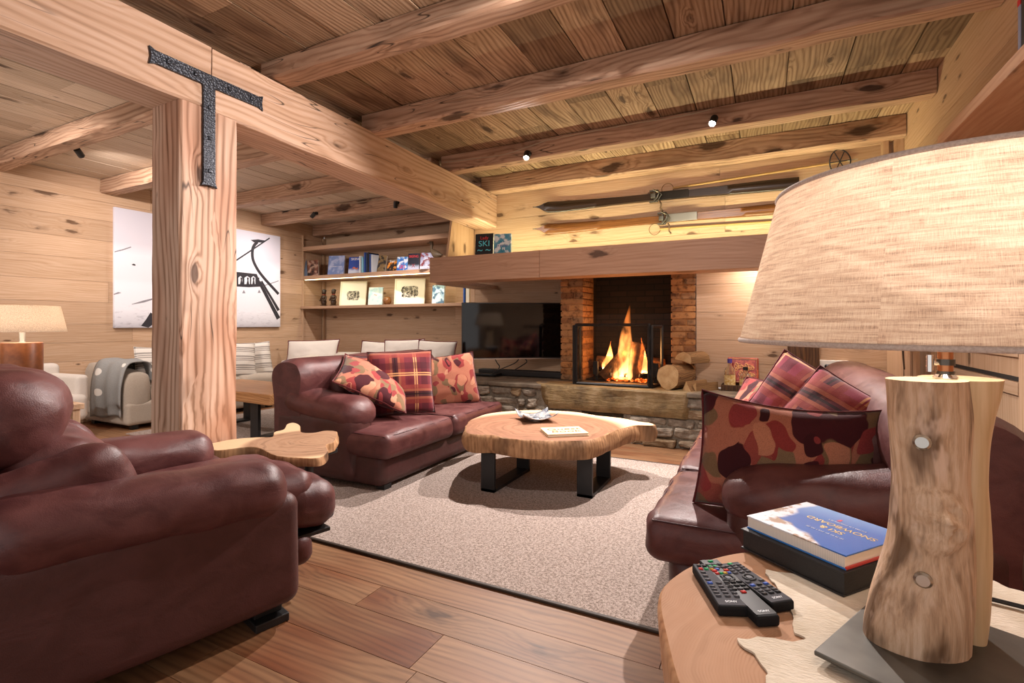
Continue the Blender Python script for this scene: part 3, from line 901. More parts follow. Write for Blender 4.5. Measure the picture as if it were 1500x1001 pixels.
def book(label, c, w, h, d, mat_cover, rz=0, lean=0, roll=0, group=None, texts=(), cat='book', name='book', mw=None, pages=True):
    """upright book, front cover facing local -Y; base centre at c"""
    t = thing(name, label, cat, mw=mw if mw is not None else TR(*c) @ RZ(rz) @ RX(-lean) @ RY(roll), group=group)
    mb = MB()
    mb.box(-w / 2, -d / 2, 0, w / 2, -d / 2 + .002, h); mb.box(-w / 2, d / 2 - .002, 0, w / 2, d / 2, h); mb.box(-w / 2, -d / 2, 0, -w / 2 + .002, d / 2, h)
    cv = mb.build('cover', mat_cover, t)
    if pages:
        mb = MB(); mb.box(-w / 2 + .002, -d / 2 + .002, .002, w / 2 - .003, d / 2 - .002, h - .003); mb.build('pages', PAPER, t)
    for (tx, size, zc, m, sx) in texts:
        if tx.startswith('#'): tiny_print(t, m, TR(0, -d / 2 - .0006, zc) @ RX(90), w * float(tx[1:]), size)
        else: lettering(tx, size, m, t, TR(0, -d / 2 - .0006, zc) @ RX(90), sx=sx)
    return t


TW = plain('print_white', 'f2f2ee', .5); TRD = plain('print_red', 'd8242c', .5); TCY = plain('print_cyan', '58c8d8', .5); TY = plain('print_yellow', 'e8b82c', .5); TK = plain('print_black', '17171a', .5); TB = plain('print_blue', '28408c', .5)


def sx_(px, Y): return on_y(px, 400, Y).x
def span(p0, p1, Y, rz):
    """left end, width of an upright panel turned by rz whose ends are seen at p0 and p1"""
    A = on_y(p0, 400, Y); r = ray(p1, 400); c, s = math.cos(math.radians(rz)), math.sin(math.radians(rz))
    w = (r[0] * A.y - r[1] * A.x) / (c * r[1] - s * r[0])
    return A, w, A.x + c * w / 2, A.y + s * w / 2
def shelf_book(label, p0, p1, ytop, zs, mat_, Y=6.0, d=.02, lean=9, texts=(), roll=0, group=None, hscale=1.0, rz=16, **k):
    x0, x1 = sx_(p0, Y), sx_(p1, Y)
    h = (on_y((p0 + p1) / 2, ytop, Y).z - zs) / math.cos(math.radians(lean))
    A, w, cx, cy = span(p0, p1, Y, rz); w *= .98
    return book(label, (cx, cy, zs + .002), w, h, d, mat_, rz, lean, roll, group, texts, **k)


GB = 'skiing books on the middle shelf'
shelf_book('thin dark book leaning, leftmost on the middle shelf', 446, 451, 380, Z1, plain('cover_slate', '33435a', .4), Y=5.875, d=.015, rz=40, roll=-6, group=GB)
shelf_book('small black book with a brown photo cover at the left end of the middle shelf', 451, 467, 381, Z1, cover_mat('cover_photo', '171416', 2, '7a4a38', 'a98a78'), Y=5.90, d=.03, roll=-5, group=GB)
shelf_book('tall pale blue snowy book standing alone on the middle shelf', 480, 504, 374, Z1, cover_mat('cover_snow', '7f95c8', 0, 'b9c4e2'), d=.03, group=GB, texts=(('#.75', .016, .15, TW, 1.0),))
shelf_book('blue and white SKIING book with an orange skier cover', 510, 530, 376, Z1, cover_mat('cover_skier', '3552a8', 1, 'dfe4f2'), d=.022, group=GB, texts=(('SKIING', .055, .25, TW, .95), ('1', .05, .25, TY, 1), ('~', .28, .11, plain('print_orange', 'd8702c', .5), .6)))
for i, (p, c, hh, lab) in enumerate(((533, 'dfe2e4', 376, 'white'), (536.5, '8cc6d8', 378, 'light turquoise'), (540, '2b4f9a', 371, 'bright blue'), (543, '24344e', 372, 'navy'), (545.5, '1b1b20', 371, 'black'), (548, '34508e', 373, 'mid blue'), (550.5, 'cfd4da', 374, 'silver white'))):
    x = sx_(p, 6.0)
    h = on_y(p, hh, 6.0).z - Z1
    book('magazine-thin book standing edge on, its spine %s, in the middle shelf row' % lab, (x, 6.02, Z1 + .001), .20, h, .022, plain('spine_' + lab.replace(' ', '_'), c, .4), rz=84, group=GB)
shelf_book('brown book with a dark photo, right of the row of thin spines', 552, 564, 374, Z1, cover_mat('cover_brown', '6d5634', 2, '8a7048', '2a2420'), d=.03, roll=5, Y=6.0, group=GB)
shelf_book('low black and orange book between the brown and the blue books', 567, 581, 383, Z1, cover_mat('cover_orange', '191410', 2, '2a1a10', 'd8862c'), d=.02, group=GB, texts=(('Expl', .05, .17, TW, .9),))
shelf_book('bright blue book with a red and white skier cover', 581, 597, 376, Z1, cover_mat('cover_powder', '2a62b4', 2, '4e8cd0', 'dfe8f2'), d=.02, group=GB, texts=(('SKI', .09, .07, TRD, .8),))
shelf_book('black SKIING book with red title, tallest on the middle shelf', 597, 614, 371, Z1, cover_mat('cover_black_white', '1b1c2a', 1, 'b9bccf'), d=.025, group=GB, texts=(('SKIING', .055, .22, TRD, .9), ('x', .12, .09, plain('print_maroon', '8a2028', .5), 1)))
shelf_book('white and blue book with a red snowy photo beside the mantel end', 615, 634, 370, Z1, cover_mat('cover_winter', 'c8cadb', 2, '8c90b0', '7a2a34'), d=.025, group=GB, texts=(('#.6', .02, .05, TW, 1),))

# duck on a plinth
DUCK = wood('carved_duck', '6d5c46', '54452f', '372b1c', 'X', 3, .1, .5, .1, .3)
dx = sx_(638, 5.98)
t = thing('carved_duck', 'brown carved wooden duck standing at the right end of the middle shelf', 'duck figure', mw=TR(dx, 5.98, Z1) @ RZ(-10))
mb = MB(); mb.rbox((0, 0, .075), (.15, .10, .15), .008, 2); mb.build('plinth', OAK, t, smooth=True, angle=40)
def oval(c, ry, rz, n=14): return [Vector((c[0], ry * math.cos(2 * PI * k / n), c[1] + rz * math.sin(2 * PI * k / n))) for k in range(n)]
mb = MB(); mb.loft([oval((x, z), ry, rz) for x, z, ry, rz in ((-.085, .27, .012, .015), (-.065, .262, .035, .045), (-.03, .235, .050, .06), (.02, .215, .055, .058), (.07, .205, .042, .045), (.11, .20, .022, .022), (.135, .20, .012, .006))]); mb.build('body', DUCK, t, smooth=True)
mb = MB(); mb.tube(spline([(-.07, 0, .27), (-.085, 0, .31), (-.075, 0, .35), (-.08, 0, .39)], 5), [.03, .027, .025, .022, .02, .019, .018, .018, .018, .019, .02, .022, .024, .026, .026, .022], 10); mb.ball((-.085, 0, .40), (.035, .026, .028), 12, 8); mb.build('neck_and_head', DUCK, t, smooth=True)
mb = MB(); mb.rbox((-.135, 0, .395), (.06, .03, .012), .005, 2); mb.build('bill', DUCK, t, smooth=True)

# lower shelf
FIG = wood('dark_carving', '46321f', '332318', '1a100a', 'Z', 4, .1, .35, .2, .4)
def figurine(label, px):
    x = sx_(px, 6.0)
    t = thing('carved_figurine', label, 'figurine', (x, 6.0, Z2 + .001), group='carved figurines on the lower shelf')
    mb = MB(); mb.lathe([(.055, 0), (.055, .015), (.04, .02)], 16); mb.build('base', FIG, t, smooth=True, angle=40)
    mb = MB(); mb.lathe([(.03, .018), (.04, .04), (.046, .075), (.036, .10), (.045, .13), (.05, .155), (.035, .175), (.018, .185), (.018, .195)], 14); mb.build('body', FIG, t, smooth=True)
    mb = MB(); mb.ball((0, 0, .228), (.034, .036, .042), 14, 10); mb.rbox((0, -.035, .224), (.01, .012, .018), .004, 1); mb.build('head', FIG, t, smooth=True)
    mb = MB(); mb.ball((0, .006, .255), (.037, .038, .026), 14, 8); mb.build('headdress', plain('headdress_dark', '2a2320', .5), t, smooth=True)
    mb = MB(); mb.lathe([(.024, .184), (.028, .19), (.024, .196)], 14); mb.build('collar', plain('red_collar', '8c3a2c', .5), t, smooth=True)
    for s in (-1, 1):
        mb = MB(); mb.tube(spline([(s * .045, 0, .16), (s * .06, -.012, .12), (s * .045, -.04, .095), (s * .012, -.05, .10)], 4), .011, 8); mb.build('arm', FIG, t, smooth=True)
figurine('dark carved figurine, the one nearer the left wall', 474.5)
figurine('dark carved figurine beside the larger-left framed print', 488.5)

FRW = plain('cream_frame', 'e9e4cf', .5); MATB = plain('passepartout', 'f1eedd', .8)
ENG = NT('engraving'); P = ENG.obj(); n1 = ENG.noise(P, 22, 4, .7); ENG.base(ENG.ramp(n1, [(.42, col('2e2c28')), (.52, col('8c887c')), (.62, col('e4dfcd'))]), .8); ENG = ENG.m
def framed(label, p0, p1, yt, pw, ph, pz):
    Y = 6.06; rz = 20
    x0, x1 = sx_(p0, Y), sx_(p1, Y); h = (on_y(p0, yt, Y).z - Z2) / math.cos(.16); A, w, cx, cy = span(p0, p1, Y - .04, rz); w *= .99
    t = thing('framed_print', label, 'picture', mw=TR(cx, cy, Z2 + .002) @ RZ(rz) @ RX(-9), group='framed prints on the lower shelf')
    mb = MB(); b = .018
    for q in ((-w / 2, 0, w / 2, b), (-w / 2, h - b, w / 2, h), (-w / 2, b, -w / 2 + b, h - b), (w / 2 - b, b, w / 2, h - b)):
        mb.box(q[0], -.014, q[1], q[2], .014, q[3])
    mb.build('frame', FRW, t, bevel=.002)
    mb = MB(); mb.box(-w / 2 + b, -.004, b, w / 2 - b, .008, h - b); mb.build('mount', MATB, t)
    mb = MB()
    n = 26; pts = []
    for k in range(n):
        a = 2 * PI * k / n; c_, s_ = math.cos(a), math.sin(a)
        rr = 1 / max(abs(c_), abs(s_)) * (.86 + .14 * nz(c_ * 3, s_ * 3, pw))
        pts.append(Vector((pw / 2 * c_ * rr, -.0046, pz + ph / 2 * s_ * rr)))
    mb.add(pts, [tuple(range(n))]); mb.build('print', ENG, t)
framed('pale framed print of peaks standing beside the figurines', 497, 536, 413, .24, .17, .17)
framed('pale framed print of two trees, right of the brown ball', 577, 622, 409, .30, .20, .20)
shelf_book('pale blue and white booklet between the framed print and the ball', 539, 560, 421, Z2, cover_mat('cover_ice', 'd4e6e6', 0, 'a9cfdc'), Y=6.02, d=.025, cat='booklet', texts=(('~', .2, .17, plain('print_rose', 'e0a8a0', .5), .5),))
mb = MB(); x = sx_(567, 6.0); mb.lathe([(.001, 0), (.035, .004), (.058, .03), (.067, .06), (.064, .09), (.045, .117), (.018, .128), (.001, .129)], 24, (x, 6.0, Z2 + .001), False)
tag(mb.build('wooden_ball', wood('turned_ball', '9a6a38', '6f4522', '3a2010', 'X', 3, .2, .2, .1, .05, spec=.6), smooth=True), 'polished brown wooden ball on the lower shelf', 'ball')
shelf_book('blue and white mountain photo book at the right end of the lower shelf', 633, 651, 418, Z2, cover_mat('cover_mountain', 'cfe0e4', 2, '8fb0c0', '4a6c84'), Y=6.0, d=.05)
x = sx_(681, 5.9); book('blue spined book standing edge on above the television', (x, 5.98, Z2 + .001), .2, .30, .022, plain('spine_royal', '2a5ba8', .4), rz=88)
x = sx_(685, 5.9); book('thick cream book standing edge on above the television corner', (x + .015, 5.98, Z2 + .001), .2, .295, .055, plain('spine_cream', 'd8d4bf', .6), rz=88)

# books on the mantel
Z3 = 1.7915
Y = 4.66
x0, x1 = on_y(697, 360, Y).x, on_y(722, 360, Y).x
t = book('black book with cyan SKI title standing on the mantel', ((x0 + x1) / 2, Y, Z3), .205, .275, .03, cover_mat('cover_black', '15161a', 3), rz=8, lean=4, texts=(('SKI', .085, .165, TCY, 1.15), ('Lady', .05, .228, TRD, 1.0), ('~ ~', .12, .10, TCY, .9), ('~', .3, .03, TRD, .8)))
x0, x1 = on_y(725, 360, Y).x, on_y(745, 360, Y).x
book('blue and white snowy mountain book standing on the mantel beside the black one', ((x0 + x1) / 2, Y + .02, Z3), .185, .26, .035, cover_mat('cover_alp', '2f7f98', 2, '5f9ab0', 'd8dee0'), rz=14, lean=5, texts=(('#.6', .022, .13, TB, 1), ('#.5', .03, .10, TW, 1),))

# ------------------------------------------------------------------ left wall canvas
CANV = NT('canvas_snow'); P = CANV.obj(); z = CANV.n('SeparateXYZ', {0: P}).outputs[2]; n1 = CANV.noise(CANV.vmath('MULTIPLY', P, (1, 1, 2.5)), 14, 4, .7)
c = CANV.ramp(CANV.mrange(z, 0, 1.41, 0, 1, False), [(0, col('b9b6bc')), (.06, col('d9d8de')), (.16, col('eeeef4')), (.62, col('f0eff6')), (.72, col('dcd9e2')), (1, col('cfccd6'))])
c = CANV.mix(CANV.math('MULTIPLY', CANV.mrange(n1, .5, .7), CANV.mrange(z, .05, .35, .45, .0)), c, col('8c8a92'))
CANV.base(c, .8, spec=.1); CANV = CANV.m
INK = plain('print_charcoal', '2e2c31', .8); INK2 = plain('print_grey', '8c8a92', .8)
Y0, Y1 = on_x(165, 303.4, XL).y, on_x(408, 351, XL).y
ZB, ZT = on_x(166, 480.6, XL).z, on_x(166, 303.6, XL).z
t = thing('canvas_picture', 'large black and white canvas of a ski lift on the left wall', 'picture', (XL + .022, (Y0 + Y1) / 2, ZB))
mb = MB(); mb.box(-.019, -(Y1 - Y0) / 2, 0, .019, (Y1 - Y0) / 2, ZT - ZB); mb.build('canvas', CANV, t, bevel=.003)
def cpt(px, py, dx=.0195):
    p = on_x(px, py, XL + .041); return Vector((dx, p.y - (Y0 + Y1) / 2, p.z - ZB))
lim = (Y1 - Y0) / 2
def ribbon(name, pts, w, m, lay=0):
    """flat printed stroke on the canvas face"""
    P = [cpt(*q, .0195 + .0003 * lay) for q in pts]; mb = MB(); L = []; Rr = []
    for i, p in enumerate(P):
        tt = (P[min(i + 1, len(P) - 1)] - P[max(i - 1, 0)]).normalized(); nn = Vector((0, -tt.z, tt.y))
        ww = w[i] if isinstance(w, (list, tuple)) else w
        for lst, s in ((L, 1), (Rr, -1)):
            q = p + nn * ww / 2 * s; q.y = max(-lim, min(lim, q.y)); q.z = max(.002, min(ZT - ZB - .002, q.z)); lst.append(q)
    n = len(P); mb.add(L + Rr, [(i, i + 1, n + i + 1, n + i) for i in range(n - 1)])
    return mb.build(name, m, t)
def blot(name, pts, m, lay=0):
    mb = MB(); mb.add([cpt(*q, .0195 + .0003 * lay) for q in pts], [tuple(range(len(pts)))]); return mb.build(name, m, t)
ribbon('printed_cable', [(395, 348.9), (371, 365), (347, 381), (300, 412)], .02, INK)
ribbon('printed_hanger', spline([(377, 354.5), (371.5, 361), (369.6, 370), (371, 382), (378, 396), (388, 409), (398, 420), (408, 431)], 5), .045, INK, 1)
blot('printed_clamp', [(367, 351.6), (378, 350.8), (389, 352.6), (386, 355.6), (372, 355.2)], INK, 2)
blot('printed_chair', [(330, 397), (352, 399), (376, 401.5), (381, 413), (384, 415), (383, 420), (365, 421), (347, 420), (330, 419)], INK, 1)
for (a, b) in ((349, 355), (358, 366), (368, 374)):
    blot('printed_window', [(a, 407), ((a + b) / 2, 404.6), (b, 407), (b, 416.5), (a, 416.5)], CANV, 2)
for a in (352, 361.5, 370, 377):
    blot('printed_rider', [(a, 406.5), (a + 3, 406.8), (a + 2.4, 411), (a + 3.4, 417), (a - .6, 417), (a + .6, 411)], INK, 3)
ribbon('printed_arm', [(379.5, 413), (387, 427), (397, 446), (408, 467)], [.05, .055, .06, .07], INK, 2)
ribbon('printed_arm', [(383, 412), (391, 426), (400, 441), (408, 455)], [.03, .035, .04, .05], INK, 3)
ribbon('printed_cable', [(387, 418.6), (398, 415), (408, 411.6)], .012, INK2)
for (a, b) in ((357, 427), (379.5, 426.5)):
    blot('printed_pylon', [(a - 2.2, b + 2.8), (a, b - 2.2), (a + 2.6, b + 2.8)], INK2, 1)
ribbon('printed_leg', [(212, 481), (219, 472), (226, 461)], [.10, .10, .10], INK)
ribbon('printed_track', [(167, 369), (180, 366), (192, 362)], .012, INK2)
ribbon('printed_track', [(193, 446), (210, 442), (228, 437)], [.006, .025, .015], INK2)
blot('printed_skier', [(193, 387.5), (196, 386.4), (199, 388.2), (198, 389.4), (194, 388.8)], INK)
blot('printed_skier', [(166, 431), (173, 428), (178, 429), (173, 430.6), (167, 432)], INK2)
# ------------------------------------------------------------------ leather seating
LEA = leather('burgundy_leather', '4c2828', '603836')
BASEL = leather('burgundy_leather_base', '442624', '4e2c2a')
SEAM = plain('leather_seam', '3a181c', .5)


def superring(c, hx, hz, axis, n=28, e=2.6, fn=None):
    """ring in the plane across `axis` ('x' or 'y'), a superellipse"""
    out = []
    for k in range(n):
        a = 2 * PI * k / n
        ca, sa = math.cos(a), math.sin(a)
        x = hx * math.copysign(abs(ca) ** (2 / e), ca); z = hz * math.copysign(abs(sa) ** (2 / e), sa)
        if fn: x, z = fn(x, z, a)
        out.append(Vector((c[0] + x, c[1], c[2] + z)) if axis == 'y' else Vector((c[0], c[1] + x, c[2] + z)))
    return out


def roll(mb, axis, c0, c1, hx, hz, seed=0, n=26, e=2.4, wr=.006, capr=.10, tw=None):
    """stuffed leather roll along an axis from c0 to c1 with gathered rounded ends"""
    c0, c1 = Vector(c0), Vector(c1); L = (c1 - c0).length; rings = []
    for i in range(n + 1):
        t = (1 - math.cos(PI * i / n)) / 2
        s = min(t, 1 - t) * L / capr
        q = math.sqrt(max(0.0, 1 - (1 - min(1, s)) ** 2)) * .93 + .07
        q = max(q, .05)
        c = c0.lerp(c1, t)
        def fn(x, z, a):
            g = wr * nz(math.cos(a) * 2.2, math.sin(a) * 2.2, t * L * 7, seed)
            pinch = .05 * math.sin(a * 9 + seed) * max(0, 1 - s) * .5
            f = 1 + g / max(hx, .05) - pinch
            return (x * q * f, z * q * f)
        rings.append(superring(c, hx, hz, axis, 30, e, fn))
    return mb.loft(rings)


def puff(amount, seed, wr=.005, flat=0):
    def fn(q, h):
        u, v, w = q.x / h[0], q.y / h[1], q.z / h[2]
        q = Vector(q)
        b = max(0, 1 - u * u) * max(0, 1 - v * v)
        q.z += (amount * b if q.z > 0 else -flat * b)
        d = wr * nz(q.x * 8, q.y * 8, q.z * 8, seed) + wr * .6 * nz(q.x * 19, q.y * 19, q.z * 15, seed + 3)
        return q + Vector((d * u, d * v, d * (1 if w > 0 else .4)))
    return fn


def loveseat(name, label, W, loc, rz, seats, wr=.006):
    """faces local -Y; origin on the floor under the front centre"""
    t = thing(name, label, 'sofa', loc, rz)
    Dp = 1.08
    mb = MB()
    def bf(q, h):
        k = smooth01((q.y + h[1]) / .35)
        q = Vector(q); q.z += 0
        return q + Vector((0, .012 * nz(q.x * 2, q.z * 3, 1, 2), 0))
    mb.rbox((0, .05 + (Dp - .06) / 2, .135), (W - .10, Dp - .10, .23), .07, 10, bf)
    mb.build('base', BASEL, t, smooth=True)
    sw = (W - .02) / seats
    for i in range(seats):
        mb = MB(); x = -W / 2 + .01 + sw * (i + .5)
        mb.rbox((x, .34, .30), (sw - .006, .70, .165), .055, 12, puff(.018, i + 2 + W, wr))
        s = mb.build('seat_cushion', LEA, t, smooth=True)
        q = MB(); hx = sw / 2 - .003 - .020
        path = [(x - hx, .66, .374), (x - hx, .30, .374), (x - hx, .06, .372), (x - hx + .035, .018, .370), (x, .010, .371), (x + hx - .035, .018, .370), (x + hx, .06, .372), (x + hx, .30, .374), (x + hx, .66, .374)]
        q.tube(spline(path, 5), .003, 6); q.build('seam', SEAM, s, smooth=True)
    for sgn, nm in ((-1, 'a'), (1, 'b')):
        x = sgn * (W / 2 - .14)
        mb = MB()
        def af(q, h, s_=sgn):
            q = Vector(q); return q + Vector((.01 * nz(q.y * 3, q.z * 3, 2, s_), 0, 0))
        mb.rbox((x + sgn * .02, .66, .27), (.23, .78, .48), .09, 8, af)
        ar = mb.build('arm', BASEL, t, smooth=True)
        mb = MB(); roll(mb, 'y', (x, .25, .475), (x, .98, .55), .15, .105, seed=sgn + 3, capr=.13, wr=.012)
        mb.build('arm_pad', LEA, ar, smooth=True)
    # back: outer shell and rolled top
    rings = []; N = 30
    for i in range(N + 1):
        u = -1 + 2 * i / N
        x = u * (W / 2 - .01)
        s = (1 - abs(u)) * (W / 2) / .10
        q = math.sqrt(max(0, 1 - (1 - min(1, s)) ** 2)) * .9 + .1
        prof = [(.70, .30), (.74, .45), (.755, .58), (.735, .68), (.735, .75), (.775, .815), (.86, .845), (.97, .835), (1.055, .785), (1.075, .72), (1.055, .62), (1.04, .40), (1.04, .04), (.90, .03), (.75, .05)]
        cy, cz = .90, .5
        ring = []
        for (y, z) in closed_spline(prof, 3):
            w_ = .007 * nz(u * 5, y * 7, z * 7, W)
            ring.append(Vector((x, cy + (y - cy) * (.86 + .14 * q) + w_, cz + (z - cz) * (.93 + .07 * q) + w_)))
        rings.append(ring)
    mb = MB(); mb.loft(rings); bk = mb.build('backrest', LEA, t, smooth=True)
    for i in range(seats):
        bw = (W - .50) / seats; x = -W / 2 + .25 + bw * (i + .5)
        mb = MB()
        def cf(q, h, i=i):
            q = Vector(q); b = max(0, 1 - (q.x / h[0]) ** 2) * max(0, 1 - (q.z / h[2]) ** 2)
            d = wr * nz(q.x * 8, q.y * 8, q.z * 8, i + 7)
            return Vector((q.x, q.y - .04 * b + .18 * (q.z) + d, q.z + d))
        mb.rbox((x, .715, .54), (bw - .006, .14, .40), .06, 10, cf)
        mb.build('back_cushion', LEA, t, smooth=True)
    for x in (-W / 2 + .14, W / 2 - .14):
        for y in (.12, Dp - .14):
            mb = MB(); mb.box(x - .035, y - .035, 0, x + .035, y + .035, .035); mb.build('foot', BLACK, t)
    return t


loveseat('loveseat', 'burgundy leather two-seat loveseat with scattered cushions, left of the coffee table', 1.62, (-2.14, 3.27, .008), PI / 2, 2)
loveseat('sofa', 'long burgundy leather sofa with cushions along the right wall, behind the lamp', 2.24, (-.39, 2.97, .008), -PI / 2, 3, wr=.008)

# recliner armchair in the left foreground (faces local +Y)
t = thing('armchair', 'big burgundy leather reclining armchair in the left foreground', 'armchair', (-2.01, 1.454, 0), math.radians(-15))
for s in (1, -1):
    mb = MB()
    def pf(q, h, s=s):
        q = Vector(q)
        return q + Vector((.008 * nz(q.y * 2.5, q.z * 3, 1, s) + s * .012 * max(0, 1 - (q.y / h[1]) ** 2), 0, -.015 * smooth01((q.y) / h[1]) if q.z > 0 else 0))
    mb.rbox((s * .385, -.49, .275), (.19, .98, .42), .05, 12, pf)
    p = mb.build('side_panel', BASEL, t, smooth=True)
    mb = MB(); roll(mb, 'y', (s * .385, -.035, .490), (s * .385, -.86, .53), .135, .105, seed=s + 8, capr=.10, wr=.012, e=2.3, n=40)
    mb.build('arm_pad', LEA, p, smooth=True)
mb = MB(); mb.rbox((0, -.50, .22), (.66, .95, .28), .04, 8); mb.build('base', BASEL, t, smooth=True)
mb = MB(); mb.rbox((0, -.16, .385), (.585, .66, .17), .075, 12, puff(.03, 4, .008)); mb.build('seat_cushion', LEA, t, smooth=True)
mb = MB()
def ff(q, h):
    q = Vector(q); d = .010 * nz(q.x * 9, q.y * 9, q.z * 9, 5)
    if q.y > 0: q.y += .035 * max(0, 1 - (q.x / h[0]) ** 2)
    return q + Vector((0, d, d - .10 * (q.y + h[1])))
mb.rbox((0, .13, .345), (.62, .24, .20), .085, 12, ff); fr = mb.build('footrest', LEA, t, smooth=True)
mb = MB(); mb.rbox((0, .09, .155), (.60, .10, .12), .045, 8, puff(.01, 2, .008)); mb.build('footrest_flap', LEA, t, smooth=True)
mb = MB(); mb.box(-.28, .06, .205, .28, .22, .222); mb.build('footrest_hinge', BLACK, t, bevel=.003)
# the back: lower cushion, upper headrest, shell
def backc(cx, cy, cz, sx, sy, sz, r, tilt, seed, name, wr=.010, bul=.05):
    mb = MB(); mb.T = TR(cx, cy, cz) @ RX(tilt)
    def f(q, h):
        q = Vector(q); b = max(0, 1 - (q.x / h[0]) ** 2) * max(0, 1 - (q.z / h[2]) ** 2)
        d = wr * nz(q.x * 7, q.y * 7, q.z * 7, seed) + wr * .6 * nz(q.x * 17, q.y * 17, q.z * 17, seed + 2)
        return q + Vector((d * .5, (bul * b if q.y > 0 else -.02 * b) + d, d))
    mb.rbox((0, 0, 0), (sx, sy, sz), r, 14, f)
    return mb.build(name, LEA, t, smooth=True)
backc(0, -.66, .575, .60, .24, .34, .11, 16, 3, 'back_cushion')
backc(0, -.78, .81, .60, .24, .30, .125, 20, 5, 'headrest', bul=.06)
backc(0, -.90, .56, .80, .20, .72, .09, 15, 9, 'back_shell', wr=.006, bul=0)
backc(0.31, -.66, .54, .14, .30, .34, .07, 14, 12, 'back_wing'); backc(-.31, -.66, .54, .14, .30, .34, .07, 14, 13, 'back_wing')
for (x, y) in ((.36, -.10), (-.36, -.10), (.36, -.88), (-.36, -.88)):
    mb = MB(); mb.box(x - .10, y - .06, 0, x + .10, y + .06, .03); mb.box(x - .06, y - .05, .03, x + .06, y + .05, .07); mb.build('foot', BLACK, t, bevel=.004)

# ------------------------------------------------------------------ cushions


def camo(name, seed, sc=1.25):
    m = NT(name); P = m.vmath('ADD', m.obj(), (seed * 3.7, seed * 1.9, seed))
    w = m.n('TexNoise', {'Vector': P, 'Scale': 9.0, 'Detail': 1.0}).outputs['Color']
    P2 = m.vmath('MULTIPLY', m.vmath('ADD', P, m.vmath('MULTIPLY', m.vmath('SUBTRACT', w, (.5, .5, .5)), (.10, .03, .10))), (1.2, .12, .95))
    c = col('ac6e58')
    for i, (h, s, rad, th) in enumerate((('8a3836', 5.0, .66, .25), ('7a6248', 5.4, .60, .40), ('451c22', 5.0, .58, .36), ('b87c62', 5.8, .52, .50), ('913c3c', 6.4, .48, .48), ('7e674e', 6.8, .46, .52), ('3c191e', 6.2, .46, .50), ('c08a6e', 7.4, .42, .55), ('8a3a3a', 8.4, .36, .6))):
        v = m.n('TexVoronoi', {'Vector': m.vmath('ADD', P2, (i * 5.3, i * 2.1, i * .13)), 'Scale': s * sc, 'Randomness': 1.0}, feature='SMOOTH_F1')
        v.inputs['Smoothness'].default_value = .45
        pr = m.n('SeparateColor', {0: v.outputs['Color']}).outputs[1]
        f = m.math('MULTIPLY', m.mrange(v.outputs['Distance'], rad * .72, rad * .72 + .02, 1, 0), m.mrange(pr, th, th + .03))
        c = m.mix(f, c, col(h))
    wv = m.noise(m.obj(), 420, 1)
    c = m.mix(m.math('MULTIPLY', m.mrange(wv, .45, .7), .35), c, col('3a1c1c'))
    m.base(c, .92, spec=.1); m.b.inputs['Sheen Weight'].default_value = .15
    m.bump(wv, .35, .003)
    return m.m


def tartan(name, ox=0.0, oz=0.0, rep=.36, ground='6e2a34'):
    m = NT(name); s = m.n('SeparateXYZ', {0: m.obj()})
    c = col(ground)
    def band(cd, centre, w):
        u = m.math('MODULO', m.math('ADD', cd, 10.0 * rep - centre + rep / 2), rep)
        return m.mrange(m.math('ABSOLUTE', m.math('SUBTRACT', u, rep / 2)), w / 2, w / 2 + .0022, 1, 0)
    wv = m.noise(m.obj(), 380, 1)
    for cd, o in ((s.outputs[0], ox), (s.outputs[2], oz)):
        for (p, w, h, st) in ((0, .085, '3a1c20', .75), (-.055, .030, '8a3a34', .8), (.055, .030, '8a3a34', .8), (-.030, .016, 'b4664c', .6), (.030, .016, 'b4664c', .6), (.0, .010, '1f1416', .8), (.145, .007, 'e0a874', .8), (.162, .007, 'e0a874', .8), (-.14, .05, '3d1a22', .5)):
            c = m.mix(m.math('MULTIPLY', band(cd, o + p, w), st), c, col(h))
    m.base(m.mix(m.math('MULTIPLY', m.mrange(wv, .5, .7), .25), c, col('241014')), .92, spec=.1); m.b.inputs['Sheen Weight'].default_value = .2
    m.bump(wv, .3, .003)
    return m.m


